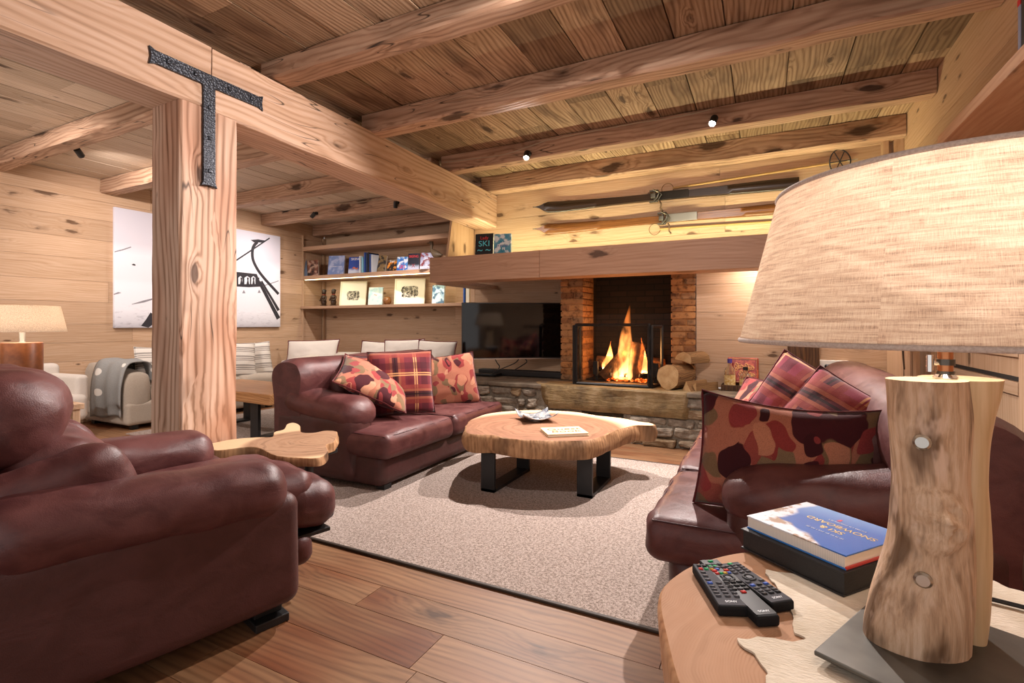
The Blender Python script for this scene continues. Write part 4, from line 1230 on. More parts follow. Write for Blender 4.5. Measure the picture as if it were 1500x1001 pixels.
def cushion(label, mat_, c, w, h, th, yaw, tilt=0, inroll=0, pipe=None, cat='cushion', group=None, seed=0, sag=0.0, name='cushion', hem=None, bend=0.0, mw=None):
    """square cushion in the local XZ plane, face normal local -Y"""
    t = thing(name, label, cat, mw=mw if mw is not None else TR(*c) @ RZ(yaw) @ RX(tilt) @ RY(inroll), group=group)
    n = 22; vs = {}; fs = []; pts = []
    def pos(i, j, side):
        u, v = -1 + 2 * i / n, -1 + 2 * j / n
        e = (1 - u ** 4) * (1 - v ** 4)
        prof = (max(0, 1 - u * u) ** .55) * (max(0, 1 - v * v) ** .55)
        pin = .055
        x = u * w / 2 * (1 - pin * (1 - v * v) * abs(u) ** 3) ; z = v * h / 2 * (1 - pin * (1 - u * u) * abs(v) ** 3)
        y = side * th / 2 * prof
        k = .010 * nz(u * 2.4, v * 2.4, side * 2, seed) * e + .006 * nz(u * 6, v * 6, side, seed + 2)
        z -= sag * h * (1 - u * u) * max(0, v) ** 2
        y += k + bend * (u * u - .3) * th
        return Vector((x, y, z))
    mb = MB()
    grid = {}
    for side in (-1, 1):
        for i in range(n + 1):
            for j in range(n + 1):
                edge = i in (0, n) or j in (0, n)
                key = (i, j, 0 if edge else side)
                if key not in grid: grid[key] = len(pts); pts.append(pos(i, j, 0 if edge else side))
        for i in range(n):
            for j in range(n):
                q = []
                for (a, b) in ((i, j), (i + 1, j), (i + 1, j + 1), (i, j + 1)):
                    q.append(grid[(a, b, 0 if (a in (0, n) or b in (0, n)) else side)])
                fs.append(q)
    mb.add(pts, fs); mb.build('cover', mat_, t, smooth=True)
    loop = [(i, 0) for i in range(n)] + [(n, j) for j in range(n)] + [(i, n) for i in range(n, 0, -1)] + [(0, j) for j in range(n, 0, -1)]
    path = [pts[grid[(a, b, 0)]] for a, b in loop]; path.append(path[0])
    if pipe is not None:
        mb = MB(); mb.tube(path, .007, 6); mb.build('piping', pipe, t, smooth=True)
    else:
        mb = MB(); mb.tube(path, .006, 6, flat=.5); mb.build('seam_edge', hem or mat_, t, smooth=True)
    return t


HEM = cloth('dark_red_hem', '6a2c2c', '4a1c20', 300)
G1 = None
# on the loveseat (seat top z ~ .39, front x -2.14)
_u = Vector((.633, .633, -.445)).normalized(); _v = Vector((-.60, .69, .38)); _v = (_v - _u * _v.dot(_u)).normalized(); _w = _v.cross(_u)
_c = Vector((-2.50, 2.73, .575)) + _v * .25
cushion('camouflage cushion slumped over the near arm of the loveseat', camo('camo_weave', 1.0), (0, 0, 0), .56, .50, .20, 0, seed=1, hem=HEM,
        mw=Matrix(((_u.x, _w.x, _v.x, _c.x), (_u.y, _w.y, _v.y, _c.y), (_u.z, _w.z, _v.z, _c.z), (0, 0, 0, 1))))
cushion('tartan cushion at the back of the loveseat, half hidden behind the front tartan one', tartan('tartan_wool', .16, -.15), (-2.76, 3.10, .635), .45, .45, .17, 68, -18, 2, seed=2, hem=HEM)
cushion('upright tartan cushion in the middle of the loveseat, in front of the other tartan', tartan('tartan_wool_big', -.05, -.10), (-2.52, 3.10, .645), .50, .50, .17, 46, -14, -1, seed=3, hem=HEM)
cushion('camouflage cushion upright at the far end of the loveseat', camo('camo_weave_b', 2.0), (-2.52, 3.72, .60), .56, .46, .18, 44, -16, -6, seed=4, hem=HEM)
# on the right sofa
cushion('large camouflage cushion standing in the near seat of the right sofa', camo('camo_weave_c', 3.0), (.075, 2.11, .605), .62, .44, .19, 8, 0, 4, seed=5, hem=HEM, sag=.06)
cushion('camouflage cushion lying back behind the big one on the right sofa', camo('camo_weave_d', 4.0), (.02, 3.15, .60), .55, .42, .17, -40, -38, 2, seed=6, hem=HEM)
cushion('tartan cushion tilted on its corner in the middle of the right sofa', tartan('tartan_rose', .0, .06, ground='8e3a4a'), (.13, 2.62, .70), .44, .44, .17, -28, -20, 26, seed=7, hem=HEM)
cushion('tartan cushion with broad dark stripes beside the lamp trunk', tartan('tartan_rose_b', -.12, .08, ground='8e3a4a'), (.24, 2.38, .66), .44, .44, .17, -20, -30, 30, seed=8, hem=HEM)

# ------------------------------------------------------------------ the left room: beige seating
LINEN = cloth('oatmeal_linen', 'b9aea0', 'cdc3b6', 260, bump=.15)
LINEND = cloth('taupe_linen', 'a09485', 'b3a798', 260, bump=.15)
WHITEC = cloth('cream_canvas', 'cfc6bb', 'ddd5cb', 300, bump=.15)
WINE = cloth('wine_piping', '5a2028', '6e2a30', 300)


def block_sofa(name, label, L, loc, rz, depth=.95, arms=(1, 1), backh=.68, seats=3, m=LINEN, mb2=LINEND):
    """faces local -Y, origin at floor, front centre"""
    t = thing(name, label, 'sofa', loc, rz)
    mb = MB(); mb.rbox((0, depth / 2, .17), (L, depth - .04, .24), .04, 6); mb.build('base', mb2, t, smooth=True)
    for i in range(seats):
        w = (L - .24 * sum(arms)) / seats; x = -L / 2 + .24 * arms[0] + w * (i + .5)
        mb = MB(); mb.rbox((x, .36, .36), (w - .008, .70, .17), .06, 8, puff(.02, i, .006)); mb.build('seat_cushion', m, t, smooth=True)
    mb = MB(); mb.rbox((0, depth - .14, .40), (L, .26, backh * 1.0 - .14), .10, 10, puff(.02, 5, .006)); mb.build('backrest', m, t, smooth=True)
    for k, s in enumerate((-1, 1)):
        if arms[k]:
            mb = MB(); roll(mb, 'y', (s * (L / 2 - .12), .02, .34), (s * (L / 2 - .12), depth - .05, .44), .13, .25, seed=s, e=3.2, capr=.06, wr=.006); mb.build('arm', m, t, smooth=True)
    for x in (-L / 2 + .1, L / 2 - .1):
        for y in (.1, depth - .1):
            mb = MB(); mb.box(x - .03, y - .03, 0, x + .03, y + .03, .06); mb.build('foot', BLACK, t)
    return t


block_sofa('sofa', 'beige linen sofa with a grey throw over its near arm, along the left wall', 1.80, (-5.80, 3.72, 0), PI / 2, arms=(1, 0), m=LINEND)
block_sofa('sofa', 'pale linen sofa with white cushions in front of the bookshelves', 2.55, (-4.825, 4.78, 0), 0, arms=(1, 1), m=LINEN, depth=.93)
t = thing('tub_chair', 'cream tub chair by the left wall, mostly hidden behind the armchair', 'chair', (-6.12, 2.18, 0), math.radians(95))
mb = MB(); mb.rbox((0, 0, .30), (.62, .6, .26), .06, 6); mb.build('seat', WHITEC, t, smooth=True)
mb = MB(); mb.rbox((0, .25, .44), (.64, .14, .54), .05, 6); mb.build('backrest', WHITEC, t, smooth=True)
for s in (-1, 1):
    mb = MB(); mb.rbox((s * .27, -.02, .40), (.11, .5, .42), .04, 6); mb.build('arm', WHITEC, t, smooth=True)
    for y in (-.22, .24):
        mb = MB(); mb.tube([(s * .25, y, 0), (s * .24, y, .18)], [.014, .02], 8); mb.build('leg', FIG, t, smooth=True)

GW = 'plain white cushions with wine piping on the linen sofa'
for (px0, px1, yt, yb, Y, lab, k) in ((427, 488, 498, 525, 5.40, 'white cushion with dark piping at the left end of the linen sofa', 1), (531, 578, 500, 530, 5.42, 'white cushion on the linen sofa, left of the trio, partly hidden by tartan', 2), (566, 616, 497, 530, 5.36, 'white cushion in the middle of the trio behind the tartan cushions', 3), (614, 663, 499, 532, 5.40, 'white cushion nearest the television on the linen sofa', 4)):
    a, b = on_y(px0, 500, Y), on_y(px1, 500, Y); zt = on_y((px0 + px1) / 2, yt, Y).z
    w = (b.x - a.x) / math.cos(math.radians(12)) * 1.0
    cushion(lab, WHITEC, ((a.x + b.x) / 2, Y, zt - .225), w, .45, .16, 12, -14, 2 * (-1) ** k, pipe=WINE, group=GW, seed=k + 20)


def striped(name):
    m = NT(name); s = m.n('SeparateXYZ', {0: m.obj()}); z = s.outputs[2]
    u = m.math('MODULO', m.math('ADD', z, 5.0), .115)
    c = m.ramp(m.math('DIVIDE', u, .115), [(0, col('d9d2c8')), (.30, col('8a8079')), (.38, col('d9d2c8')), (.50, col('6f6763')), (.56, col('cfc8be')), (.70, col('9a938c')), (.86, col('d9d2c8'))], 'CONSTANT')
    m.base(c, .9, spec=.1); m.bump(m.noise(m.obj(), 300, 1), .2, .003)
    return m.m
ST = striped('grey_striped_weave')
cushion('grey striped cushion on the left sofa, the front one right of the post', ST, (-6.02, 4.16, .64), .46, .46, .16, 78, -14, 3, seed=31, group='grey striped cushions on the left sofa')
cushion('grey striped cushion on the left sofa, behind the front one beside the linen arm', ST, (-6.12, 4.46, .63), .46, .46, .16, 70, -14, -3, seed=32, group='grey striped cushions on the left sofa')
cushion('grey striped cushion peeking up left of the post above the throw', ST, (-6.05, 3.25, .62), .46, .46, .16, 75, -14, 2, seed=33, group='grey striped cushions on the left sofa')

# throw draped over the near arm
THR = NT('grey_throw'); P = THR.obj(); s = THR.n('SeparateXYZ', {0: P}); n1 = THR.noise(P, 180, 2)
v = THR.n('TexVoronoi', {'Vector': THR.vmath('MULTIPLY', P, (3.2, 3.2, 5.5)), 'Scale': 1.0})
pt = THR.math('MULTIPLY', THR.mrange(v.outputs['Distance'], .20, .23, 1, 0), THR.mrange(THR.n('SeparateColor', {0: v.outputs['Color']}).outputs[0], .35, .4))
c = THR.mix(pt, THR.mix(THR.mrange(n1, .3, .7), col('8d8e8c'), col('9d9d9a')), col('e6e2da'))
THR.base(c, .95, spec=.05); THR.bump(n1, .4, .004); THR = THR.m
mb = MB(); N = 26; M_ = 14; pts = []
prof = spline([(0, 2.815, .10), (0, 2.80, .30), (0, 2.805, .50), (0, 2.86, .685), (0, 2.97, .715), (0, 3.08, .69), (0, 3.12, .56), (0, 3.13, .47)], 5)
for i, (_, y, z) in enumerate(prof):
    for j in range(M_ + 1):
        u = j / M_; tt = i / len(prof)
        pts.append((-6.50 + .62 * u + .03 * math.sin(tt * 5), y + .012 * math.sin(u * 17 + tt * 3) * (1 - .5 * tt) - .012, z + .010 * math.sin(u * 11) + .05 * u * (1 if i < 4 else 0)))
n = M_ + 1
mb.add(pts, [(i * n + j, i * n + j + 1, (i + 1) * n + j + 1, (i + 1) * n + j) for i in range(len(prof) - 1) for j in range(M_)])
o = mb.build('throw_blanket', THR, smooth=True)
sm = o.modifiers.new('thick', 'SOLIDIFY'); sm.thickness = .012; sm.offset = 0
tag(o, 'grey throw with white tufts draped over the arm of the beige sofa', 'throw')
# ------------------------------------------------------------------ rug
RUGM = NT('berber_rug'); P = RUGM.obj(); n1 = RUGM.noise(P, 260, 2, .6); n2 = RUGM.noise(P, 85, 2)
RUGM.base(RUGM.mix(RUGM.mrange(RUGM.math('ADD', RUGM.math('MULTIPLY', n1, .6), RUGM.math('MULTIPLY', n2, .4)), .36, .62), col('75685f'), col('bcada4')), .95, spec=.05)
RUGM.bump(n1, .7, .006); RUGM = RUGM.m
t = thing('area_rug', 'large flecked beige rug with dark bound edge under the coffee table', 'rug', (-1.4, 2.935, 0))
mb = MB(); mb.box(-2.0, -1.10, .0012, 1.75, 1.10, .010); mb.build('pile', RUGM, t)
BIND = plain('rug_binding', '33281f', .6)
for q in ((-2.03, -1.115, 1.78, -1.097), (-2.03, 1.097, 1.78, 1.115), (-2.03, -1.097, -1.998, 1.097), (1.748, -1.097, 1.78, 1.097)):
    mb = MB(); mb.box(q[0], q[1], .0012, q[2], q[3], .013); mb.build('bound_edge', BIND, t, bevel=.004)
mb = MB(); mb.box(-.95, -1.0, .001, .95, 1.0, .009)
o = mb.build('area_rug', RUGM); o.location = (-4.75, 3.75, 0)
tag(o, 'beige rug under the low plank table in the left room', 'rug')

# ------------------------------------------------------------------ live-edge slabs
SIDE = wood('live_edge_bark', 'b98f62', '8a6440', '46301e', 'Z', .8, .25, .7, .1, .7, ring=.5, stain=.6, staincol='55402c')


def slab(parent, outline, z0, z1, topm, sidem, name='tabletop', seed=0, flare=.02, n=8, lobes=.012):
    """live-edge slab: outline = top rim (x, y) in the parent's frame"""
    P = closed_spline(outline, n); c = Vector((sum(p[0] for p in P) / len(P), sum(p[1] for p in P) / len(P)))
    rings = []
    for (f, dz) in ((1, 1), (1.0, .97), (.75, .80), (.5, .5), (.25, .25), (0, .05), (0, 0)):
        ring = []
        for k, p in enumerate(P):
            d = (Vector(p) - c); r = d.length; d = d / r
            o = flare * (math.sin((1 - dz) * PI) * .7 + (1 - dz) * .3) + lobes * nz(p[0] * 9, p[1] * 9, dz * 2, seed) * (1 if dz < .98 else .2)
            if f == 1 and dz == 1: o -= .005
            ring.append(Vector((p[0] + d.x * o, p[1] + d.y * o, z0 + (z1 - z0) * dz + (.012 * nz(p[0] * 5, p[1] * 5, 0, seed) if dz < .1 else 0))))
        rings.append(ring)
    mb = MB(); mb.loft(rings, cap=False, mi=1)
    # top built from shrinking rings so the face stays smooth on concave outlines
    top = rings[0]; cc = Vector((c.x, c.y, z1)); prev = top; n_ = len(P); vs = list(top); fs = []
    for q in (.75, .5, .25):
        s = len(vs); vs += [cc + (p - cc) * q for p in top]
        fs += [(s - n_ + k, s - n_ + (k + 1) % n_, s + (k + 1) % n_, s + k) for k in range(n_)]
    s = len(vs); vs.append(cc); fs += [(s - n_ + k, s - n_ + (k + 1) % n_, s) for k in range(n_)]
    mb.add(vs, fs, 0)
    bot = rings[-1]; mb.add(list(bot) + [Vector((c.x, c.y, z0))], [((k + 1) % n_, k, n_) for k in range(n_)], 1)
    return mb.build(name, [topm, sidem], parent, smooth=True, angle=50)


# coffee table
CT = Vector((-1.33, 3.15, 0))
t = thing('coffee_table', 'live-edge tree slice coffee table on black steel legs in the middle of the rug', 'coffee table', (CT.x, CT.y, .0105))
rim = [(683, 634), (700, 637), (722, 638), (755, 644), (808, 646), (851, 646), (880, 641), (894, 634), (928, 624), (957, 623.6), (953, 620), (935, 617.6), (911, 612.8), (875, 609), (844, 604), (815, 602), (784, 600.8), (755, 602), (719, 605.6), (695, 612.8), (684, 622)]
ol = [(on_z(x, y, .385).x - CT.x, on_z(x, y, .385).y - CT.y) for x, y in rim]
TOPC = end_rings('tree_slice_top', '7e5844', '9a7259', '573626', -.06, .02, 100, .6, 'd0b494', .63, 1.0)
slab(t, ol, .262, .375, TOPC, SIDE, seed=3, flare=.03, lobes=.02)
for (x, ya, yb) in ((-.275, -.31, .24), (.32, -.13, .30)):
    mb = MB(); mb.box(x - .05, ya, 0, x + .05, ya + .022, .272); mb.box(x - .05, yb - .022, 0, x + .05, yb, .272); mb.box(x - .05, ya, 0, x + .05, yb, .02); mb.box(x - .05, ya, .25, x + .05, yb, .272)
    mb.build('leg', BLACK, t, bevel=.002)

ZTOP = .3862
# dish
t = thing('dish', 'small square pinched silver-blue dish on the coffee table', 'dish', (on_z(785, 616, ZTOP).x, on_z(785, 616, ZTOP).y, ZTOP))
GLZ = NT('silver_glaze'); n1 = GLZ.noise(GLZ.obj(), 16, 3, .6, .6); GLZ.base(GLZ.ramp(n1, [(.35, col('3c4452')), (.5, col('8f939a')), (.65, col('d2d0c6'))]), .25, .35); GLZ = GLZ.m
mb = MB(); mb.lathe([(.045, 0), (.04, .012), (.03, .02)], 20); mb.build('foot', GLZ, t, smooth=True, angle=50)
vs = []; n = 14
for lay in (0, 1):
    for i in range(n + 1):
        for j in range(n + 1):
            u, v = -1 + 2 * i / n, -1 + 2 * j / n; r = abs(u * v)
            z = .016 + .028 * (u * u + v * v) / 2 + .030 * (u * v) ** 2 - .006 * lay
            q = 1 - .12 * (1 - abs(abs(u) - abs(v))) * 0 - .10 * (1 - abs(u * v)) * max(abs(u), abs(v))
            vs.append(Vector((u * .13 * q, v * .13 * q, z)))
fs = []; s = (n + 1) ** 2
for i in range(n):
    for j in range(n):
        a = i * (n + 1) + j; q = (a, a + n + 1, a + n + 2, a + 1); fs.append(q); fs.append(tuple(reversed([k + s for k in q])))
bd = [i * (n + 1) for i in range(n)] + [n * (n + 1) + j for j in range(n)] + [i * (n + 1) + n for i in range(n, 0, -1)] + [j for j in range(n, 0, -1)]
fs += [(bd[k], bd[(k + 1) % len(bd)], bd[(k + 1) % len(bd)] + s, bd[k] + s) for k in range(len(bd))]
mb = MB(); mb.T = RZ(40); mb.add(vs, fs); mb.build('bowl', GLZ, t, smooth=True)
# guest book
p = on_z(826, 635, ZTOP)
a, b = on_z(809, 640, ZTOP), on_z(858, 638, ZTOP)
t = thing('guest_book', 'pale wooden guest book lying on the coffee table', 'book', (p.x, p.y, ZTOP), math.atan2(b.y - a.y, b.x - a.x))
GBM = plain('birch_cover', 'e0c9a2', .5)
for z in (0, .015):
    mb = MB(); mb.box(-.135, -.105, z, .135, .105, z + .005); mb.build('cover', GBM, t, bevel=.001)
mb = MB(); mb.box(-.130, -.10, .005, .13, .10, .015); mb.build('pages', PAPER, t)
BRN = plain('burnt_lettering', '7a5632', .7)
for tx, y in (('Guest', .035), ('Book', -.035)):
    lettering(tx, .078, BRN, t, TR(0, y, .0205), sx=1.2, shear=.2, ext=.0004)

# ------------------------------------------------------------------ low plank table of the left room
t = thing('plank_table', 'low plank table with black steel legs in the left room, behind the post', 'table', (-4.72, 3.45, .0095), math.radians(-4))
mb = MB()
def ed(q, h): return (q.x, q.y + .02 * nz(q.x * 3, 0, q.z * 8, 2) * (1 if q.y < 0 else -1), q.z)
mb.rbox((0, 0, .40), (1.5, .66, .10), .012, 10, ed); mb.build('tabletop', wood('oak_slab', 'c08f5c', 'a57545', '6e4a2a', 'X', 1, .3, .45, .05, .2), t, smooth=True, angle=40)
for x in (-.55, .44):
    mb = MB(); mb.box(x - .06, -.28, 0, x + .06, -.25, .352); mb.box(x - .06, .25, 0, x + .06, .28, .352); mb.box(x - .06, -.28, 0, x + .06, .28, .02); mb.build('leg', BLACK, t, bevel=.002)

# ------------------------------------------------------------------ live-edge side table
t = thing('side_table', 'small live-edge side table on a black pedestal between armchair and loveseat', 'side table', (-2.33, 2.03, .0))
S = [(372, 655), (405, 668), (440, 671), (468, 671), (480, 662), (478, 652), (489, 648), (494, 640), (493, 632.5), (478, 631), (460, 634), (441, 633), (439.5, 624), (431, 619.5), (421, 621.5), (416, 629), (402, 633), (398, 640), (375, 641), (347, 643), (322, 647), (302, 653), (318, 660)]
ol = [(on_z(x, y, .44).x + 2.33, on_z(x, y, .44).y - 2.03) for x, y in S]
TOPS = end_rings('olive_slice_top', '84644c', 'a08066', '553a2a', .05, -.02, 130, .6, 'c8ab88', .36)
slab(t, ol, .392, .44, TOPS, SIDE, seed=8, flare=.006, lobes=.010, n=5)
mb = MB(); mb.box(-.14, -.16, .37, .16, .08, .394); mb.build('support_plate', BLACK, t, bevel=.003)
mb = MB(); mb.tube([(.02, 0, .02), (.02, 0, .38)], .025, 12); mb.build('pedestal', BLACK, t, smooth=True, angle=40)
mb = MB(); mb.lathe([(.15, .0), (.15, .008), (.03, .022)], 24, (.02, 0, 0)); mb.build('foot', BLACK, t, smooth=True, angle=40)

# ------------------------------------------------------------------ foreground log table
LT = Vector((.32, .92, 0)); ZL = .55
t = thing('log_table', 'thick log drum side table in the right foreground, pale wood, under the lamp', 'side table', (LT.x, LT.y, 0))
rimp = [(-.185, 1.00), (-.192, 1.08), (-.17, 1.17), (-.125, 1.25), (-.05, 1.335), (.07, 1.40), (.25, 1.40), (.48, 1.40), (.66, 1.30), (.78, 1.10), (.80, .88), (.72, .66), (.56, .52), (.36, .46), (.16, .50), (0, .60), (-.10, .76), (-.155, .90)]
LOGT = end_rings('spruce_slice_top', 'a57c5e', 'b0896c', '8e684c', .0, 0, 1300, .7, 'ad8462', .6)
LOGS = wood('peeled_log', 'd0a072', 'b9875a', '8a5c36', 'Z', 1.0, .12, .5, .05, .25, ring=1.1, reddish='d8a888')
P = closed_spline([(x - LT.x, y - LT.y) for x, y in rimp], 6)
mb = MB(); rings = []
for (z, q) in ((ZL, .985), (ZL - .006, .996), (ZL - .02, 1.0), (.45, .985), (.35, .955), (.2, .92), (.08, .93), (0, .95)):
    rings.append([Vector((x * q + .008 * nz(x * 5, y * 5, z * 2, 3), y * q + .008 * nz(x * 5, y * 5, z * 2, 4), z)) for x, y in P])
mb.loft(rings, cap=False, mi=1)
mb.add(list(rings[0]) + [Vector((0, 0, ZL))], [(k, (k + 1) % len(P), len(P)) for k in range(len(P))], 0)
mb.add(list(rings[-1]) + [Vector((0, 0, 0))], [((k + 1) % len(P), k, len(P)) for k in range(len(P))], 1)
mb.build('log_drum', [LOGT, LOGS], t, smooth=True, angle=50)

# hide runner
HIDE = NT('cow_hide'); P_ = HIDE.obj(); n1 = HIDE.noise(HIDE.vmath('MULTIPLY', P_, (1, 1, 1)), 7, 3, .6); n2 = HIDE.noise(HIDE.vmath('MULTIPLY', P_, (60, 200, 60)), 1.5, 2)
HIDE.base(HIDE.mix(HIDE.math('MULTIPLY', n2, .4), HIDE.ramp(n1, [(.3, col('c4b8a4')), (.55, col('dcd2c2')), (.75, col('e8e0d2'))]), col('a08c70')), .8, spec=.1); HIDE.bump(n2, .5, .004); HIDE = HIDE.m
hp = [(1078, 940), (1095, 939), (1117, 936), (1140, 940), (1165, 945), (1178, 938), (1168, 932), (1160, 928), (1162, 908), (1150, 880), (1138, 862), (1122, 845), (1125, 838), (1145, 842), (1180, 845), (1240, 853), (1320, 860), (1430, 850), (1480, 865), (1540, 890), (1560, 990), (1500, 1060), (1300, 1050), (1180, 1040), (1122, 1020), (1125, 990), (1110, 970), (1098, 955)]
P = closed_spline([(on_z(x, y, ZL).x, on_z(x, y, ZL).y) for x, y in hp], 5)
P = [(x + .006 * nz(x * 60, y * 60, 0, 1), y + .006 * nz(x * 60, y * 60, 0, 2)) for x, y in P]
mb = MB(); mb.prism(P, ZL + .0008, ZL + .0045)
tag(mb.build('cow_hide', HIDE), 'pale fringed cow hide spread on the log table under the lamp', 'hide')
ZHD = ZL + .0052

# ------------------------------------------------------------------ big table lamp
LP = Vector((.235, .775, ZHD))
c1, c2, c3 = on_z(1192, 953, ZHD + .018), on_z(1295, 862, ZHD + .018), None
ex = (c2 - c1).normalized(); S_ = (c2 - c1).length
rzl = math.atan2(ex.y, ex.x)          # back-left edge of the square plate
side = Vector((ex.y, -ex.x, 0)); cen = (c1 + c2) / 2 + side * S_ / 2
t = thing('table_lamp', 'large table lamp with driftwood trunk base and wide linen shade in the right foreground', 'lamp', (cen.x, cen.y, ZHD), rzl)
GUN = NT('gunmetal_plate'); n1 = GUN.noise(GUN.obj(), 8, 3, .6); GUN.base(GUN.ramp(n1, [(.3, col('4c4a46')), (.7, col('6a6862'))]), .38, .7); GUN = GUN.m
mb = MB(); mb.box(-S_ / 2 + .02, -S_ / 2 + .02, 0, S_ / 2 - .02, S_ / 2 - .02, .008); mb.box(-S_ / 2, -S_ / 2, .010, S_ / 2, S_ / 2, .018); mb.box(-S_ / 2 + .05, -S_ / 2 + .05, .006, S_ / 2 - .05, S_ / 2 - .05, .012)
mb.build('base_plate', GUN, t, bevel=.002)
inv = (TR(cen.x, cen.y, ZHD) @ RZ(math.degrees(rzl))).inverted()
# trunk silhouette measured in the photo at the trunk's own depth
dC = None
tc = on_z(1345, 935, ZHD + .02)
DT = tc.x * FW[0] + tc.y * FW[1]
def at_d(px, py, d=DT):
    r = ray(px, py); k = d / FPX
    return Vector((r[0] * k, r[1] * k, CAM_H + r[2] * k))
TK_ = NT('driftwood_trunk'); P = TK_.obj()
w_ = TK_.n('TexNoise', {'Vector': TK_.vmath('MULTIPLY', P, (9, 9, 3)), 'Scale': 1.0, 'Detail': 3.0}).outputs['Color']
Pd = TK_.vmath('ADD', P, TK_.vmath('MULTIPLY', TK_.vmath('SUBTRACT', w_, (.5, .5, .5)), (.05, .05, .06)))
f1 = TK_.noise(TK_.vmath('MULTIPLY', Pd, (120, 120, 7)), 1.0, 4, .65)
b1 = TK_.noise(TK_.vmath('MULTIPLY', Pd, (22, 22, 6)), 1.0, 3, .55); b2 = TK_.noise(TK_.vmath('MULTIPLY', Pd, (34, 34, 11)), 1.0, 3, .6)
c = TK_.ramp(f1, [(.30, col('d6baa0')), (.52, col('c0a082')), (.78, col('907056'))])
c = TK_.mix(TK_.math('MULTIPLY', TK_.mrange(b1, .50, .66), .85), c, TK_.mix(f1, col('6e5038'), col('48321f')))
c = TK_.mix(TK_.math('MULTIPLY', TK_.mrange(b2, .55, .70), .7), c, col('d8bca6'))
TK_.base(c, .55, spec=.3); TK_.bump(TK_.math('ADD', TK_.math('MULTIPLY', f1, .7), b1), .55, .006); TRUNK = TK_.m
sil = [(952, 1290, 1400), (944, 1275, 1408), (920, 1275, 1410), (880, 1284, 1414), (840, 1296, 1416), (790, 1308, 1417), (740, 1311, 1415), (700, 1313, 1412), (650, 1312, 1414), (610, 1309, 1414), (575, 1307, 1410), (556, 1305, 1408)]
lobe = [(930, 1385, 1412), (922, 1372, 1420), (890, 1368, 1427), (850, 1366, 1431), (800, 1366, 1433), (740, 1366, 1429), (700, 1366, 1425), (650, 1364, 1428), (610, 1362, 1437), (575, 1358, 1449), (554, 1356, 1454)]
rings = []; N = 96
path = spline([tuple(float(q) for q in s_) for s_ in sil], 10)
for (y, xl, xr) in path:
    a, b = at_d(xl, y), at_d(xr, y); c = (a + b) / 2; w = (b - a).length / 2; z = c.z
    ring = []
    for k in range(N):
        an = 2 * PI * k / N
        ca, sa = math.cos(an), math.sin(an)
        f = 1 + .05 * nz(ca * 2, sa * 2, z * 6, 2) + .018 * nz(ca * 7, sa * 7, z * 9, 4)
        # second, flatter lobe behind the groove on the right
        d = w * f
        q = c + Vector((RT[0], RT[1], 0)) * (d * ca) + Vector((FW[0], FW[1], 0)) * (d * .80 * sa)
        # burl
        bc = at_d(1372, 768, DT - .05); kx = (q - bc).dot(Vector((RT[0], RT[1], 0))); kz = q.z - bc.z
        if sa < -.1:
            rr = math.hypot(kx, kz) / .044
            th_ = math.atan2(kz, kx)
            lump = math.exp(-rr ** 4) * (.020 + .006 * math.sin(rr * 7 + 1.5 * nz(math.cos(th_) * 1.5, math.sin(th_) * 1.5, 2, 5)) + .010 * nz(kx * 45, kz * 45, 1, 3) + .005 * nz(kx * 120, kz * 120, 2, 4))
            pit = .020 * math.exp(-((kx * .8 + kz * .6 + .014) / .012) ** 2 - ((kx * -.6 + kz * .8 - .002) / .018) ** 2)
            q -= Vector((FW[0], FW[1], 0)) * (lump - pit)
        ring.append(inv @ q)
    rings.append(ring)
rings2 = []
for (y, xl, xr) in spline([tuple(float(q) for q in s_) for s_ in lobe], 8):
    a, b = at_d(xl, y, DT + .035), at_d(xr, y, DT + .035); c = (a + b) / 2; w = (b - a).length / 2
    rings2.append([inv @ (c + Vector((RT[0], RT[1], 0)) * (w * math.cos(an) * (1 + .04 * nz(math.cos(an) * 3, math.sin(an) * 3, c.z * 9, 8))) + Vector((FW[0], FW[1], 0)) * (.055 * math.sin(an))) for an in [2 * PI * k / 48 for k in range(48)]])
LOBE = wood('pale_split_trunk', 'dcc094', 'c8a878', '947048', 'Z', 1.3, .2, .6, .05, .4, ring=.8)
mb = MB(); mb.loft(rings2, cap=True); mb.build('side_trunk', LOBE, t, smooth=True, angle=60)
PALE = plain('pale_sawn_top', 'e4cda2', .6)
mb = MB(); mb.loft(rings, cap=True); mb.build('trunk', TRUNK, t, smooth=True, angle=60)
zb = rings[0][0].z
cB = sum(rings[0], Vector()) / N
mb = MB(); mb.tube([Vector((cB.x, cB.y, .017)), Vector((cB.x, cB.y, zb + .03))], .025, 14); mb.build('foot_bolt', BLACK, t, smooth=True, angle=40)
top = rings[-1]; ct = sum(top, Vector()) / N
mb = MB(); mb.add(list(top) + [ct + Vector((0, 0, .0015))], [(k, (k + 1) % N, N) for k in range(N)]); mb.build('sawn_top', PALE, t)
for (px, py) in ((1352, 649), (1350, 851)):
    best = None; fwd = inv.inverted()
    for rg_ in rings:
        for k in range(N // 2, N):
            g = fwd @ rg_[k]; dd = g.x * FW[0] + g.y * FW[1]
            u = 750 + FPX * (g.x * RT[0] + g.y * RT[1]) / dd; v = HORIZON - FPX * (g.z - CAM_H) / dd
            e = (u - px) ** 2 + (v - py) ** 2
            if best is None or e < best[0]: best = (e, g)
    fr = best[1]
    q = inv @ fr; dv = inv.to_3x3() @ (Vector((0, 0, fr.z)) * .6 - Vector((fr.x, fr.y, fr.z * .6))).normalized()
    mb = MB(); mb.tube([q - dv * .008, q + dv * .002, q + dv * .005], [.0125, .0125, .009], 14); mb.build('bolt_head', STEEL, t, smooth=True, angle=40)
neck = at_d(1385, 545); nk = inv @ neck; ntop = ct.z
AX = Vector((ct.x + (nk.x - ct.x), ct.y + (nk.y - ct.y), 0))
COP = plain('copper_tube', 'b87a52', .3, .9)
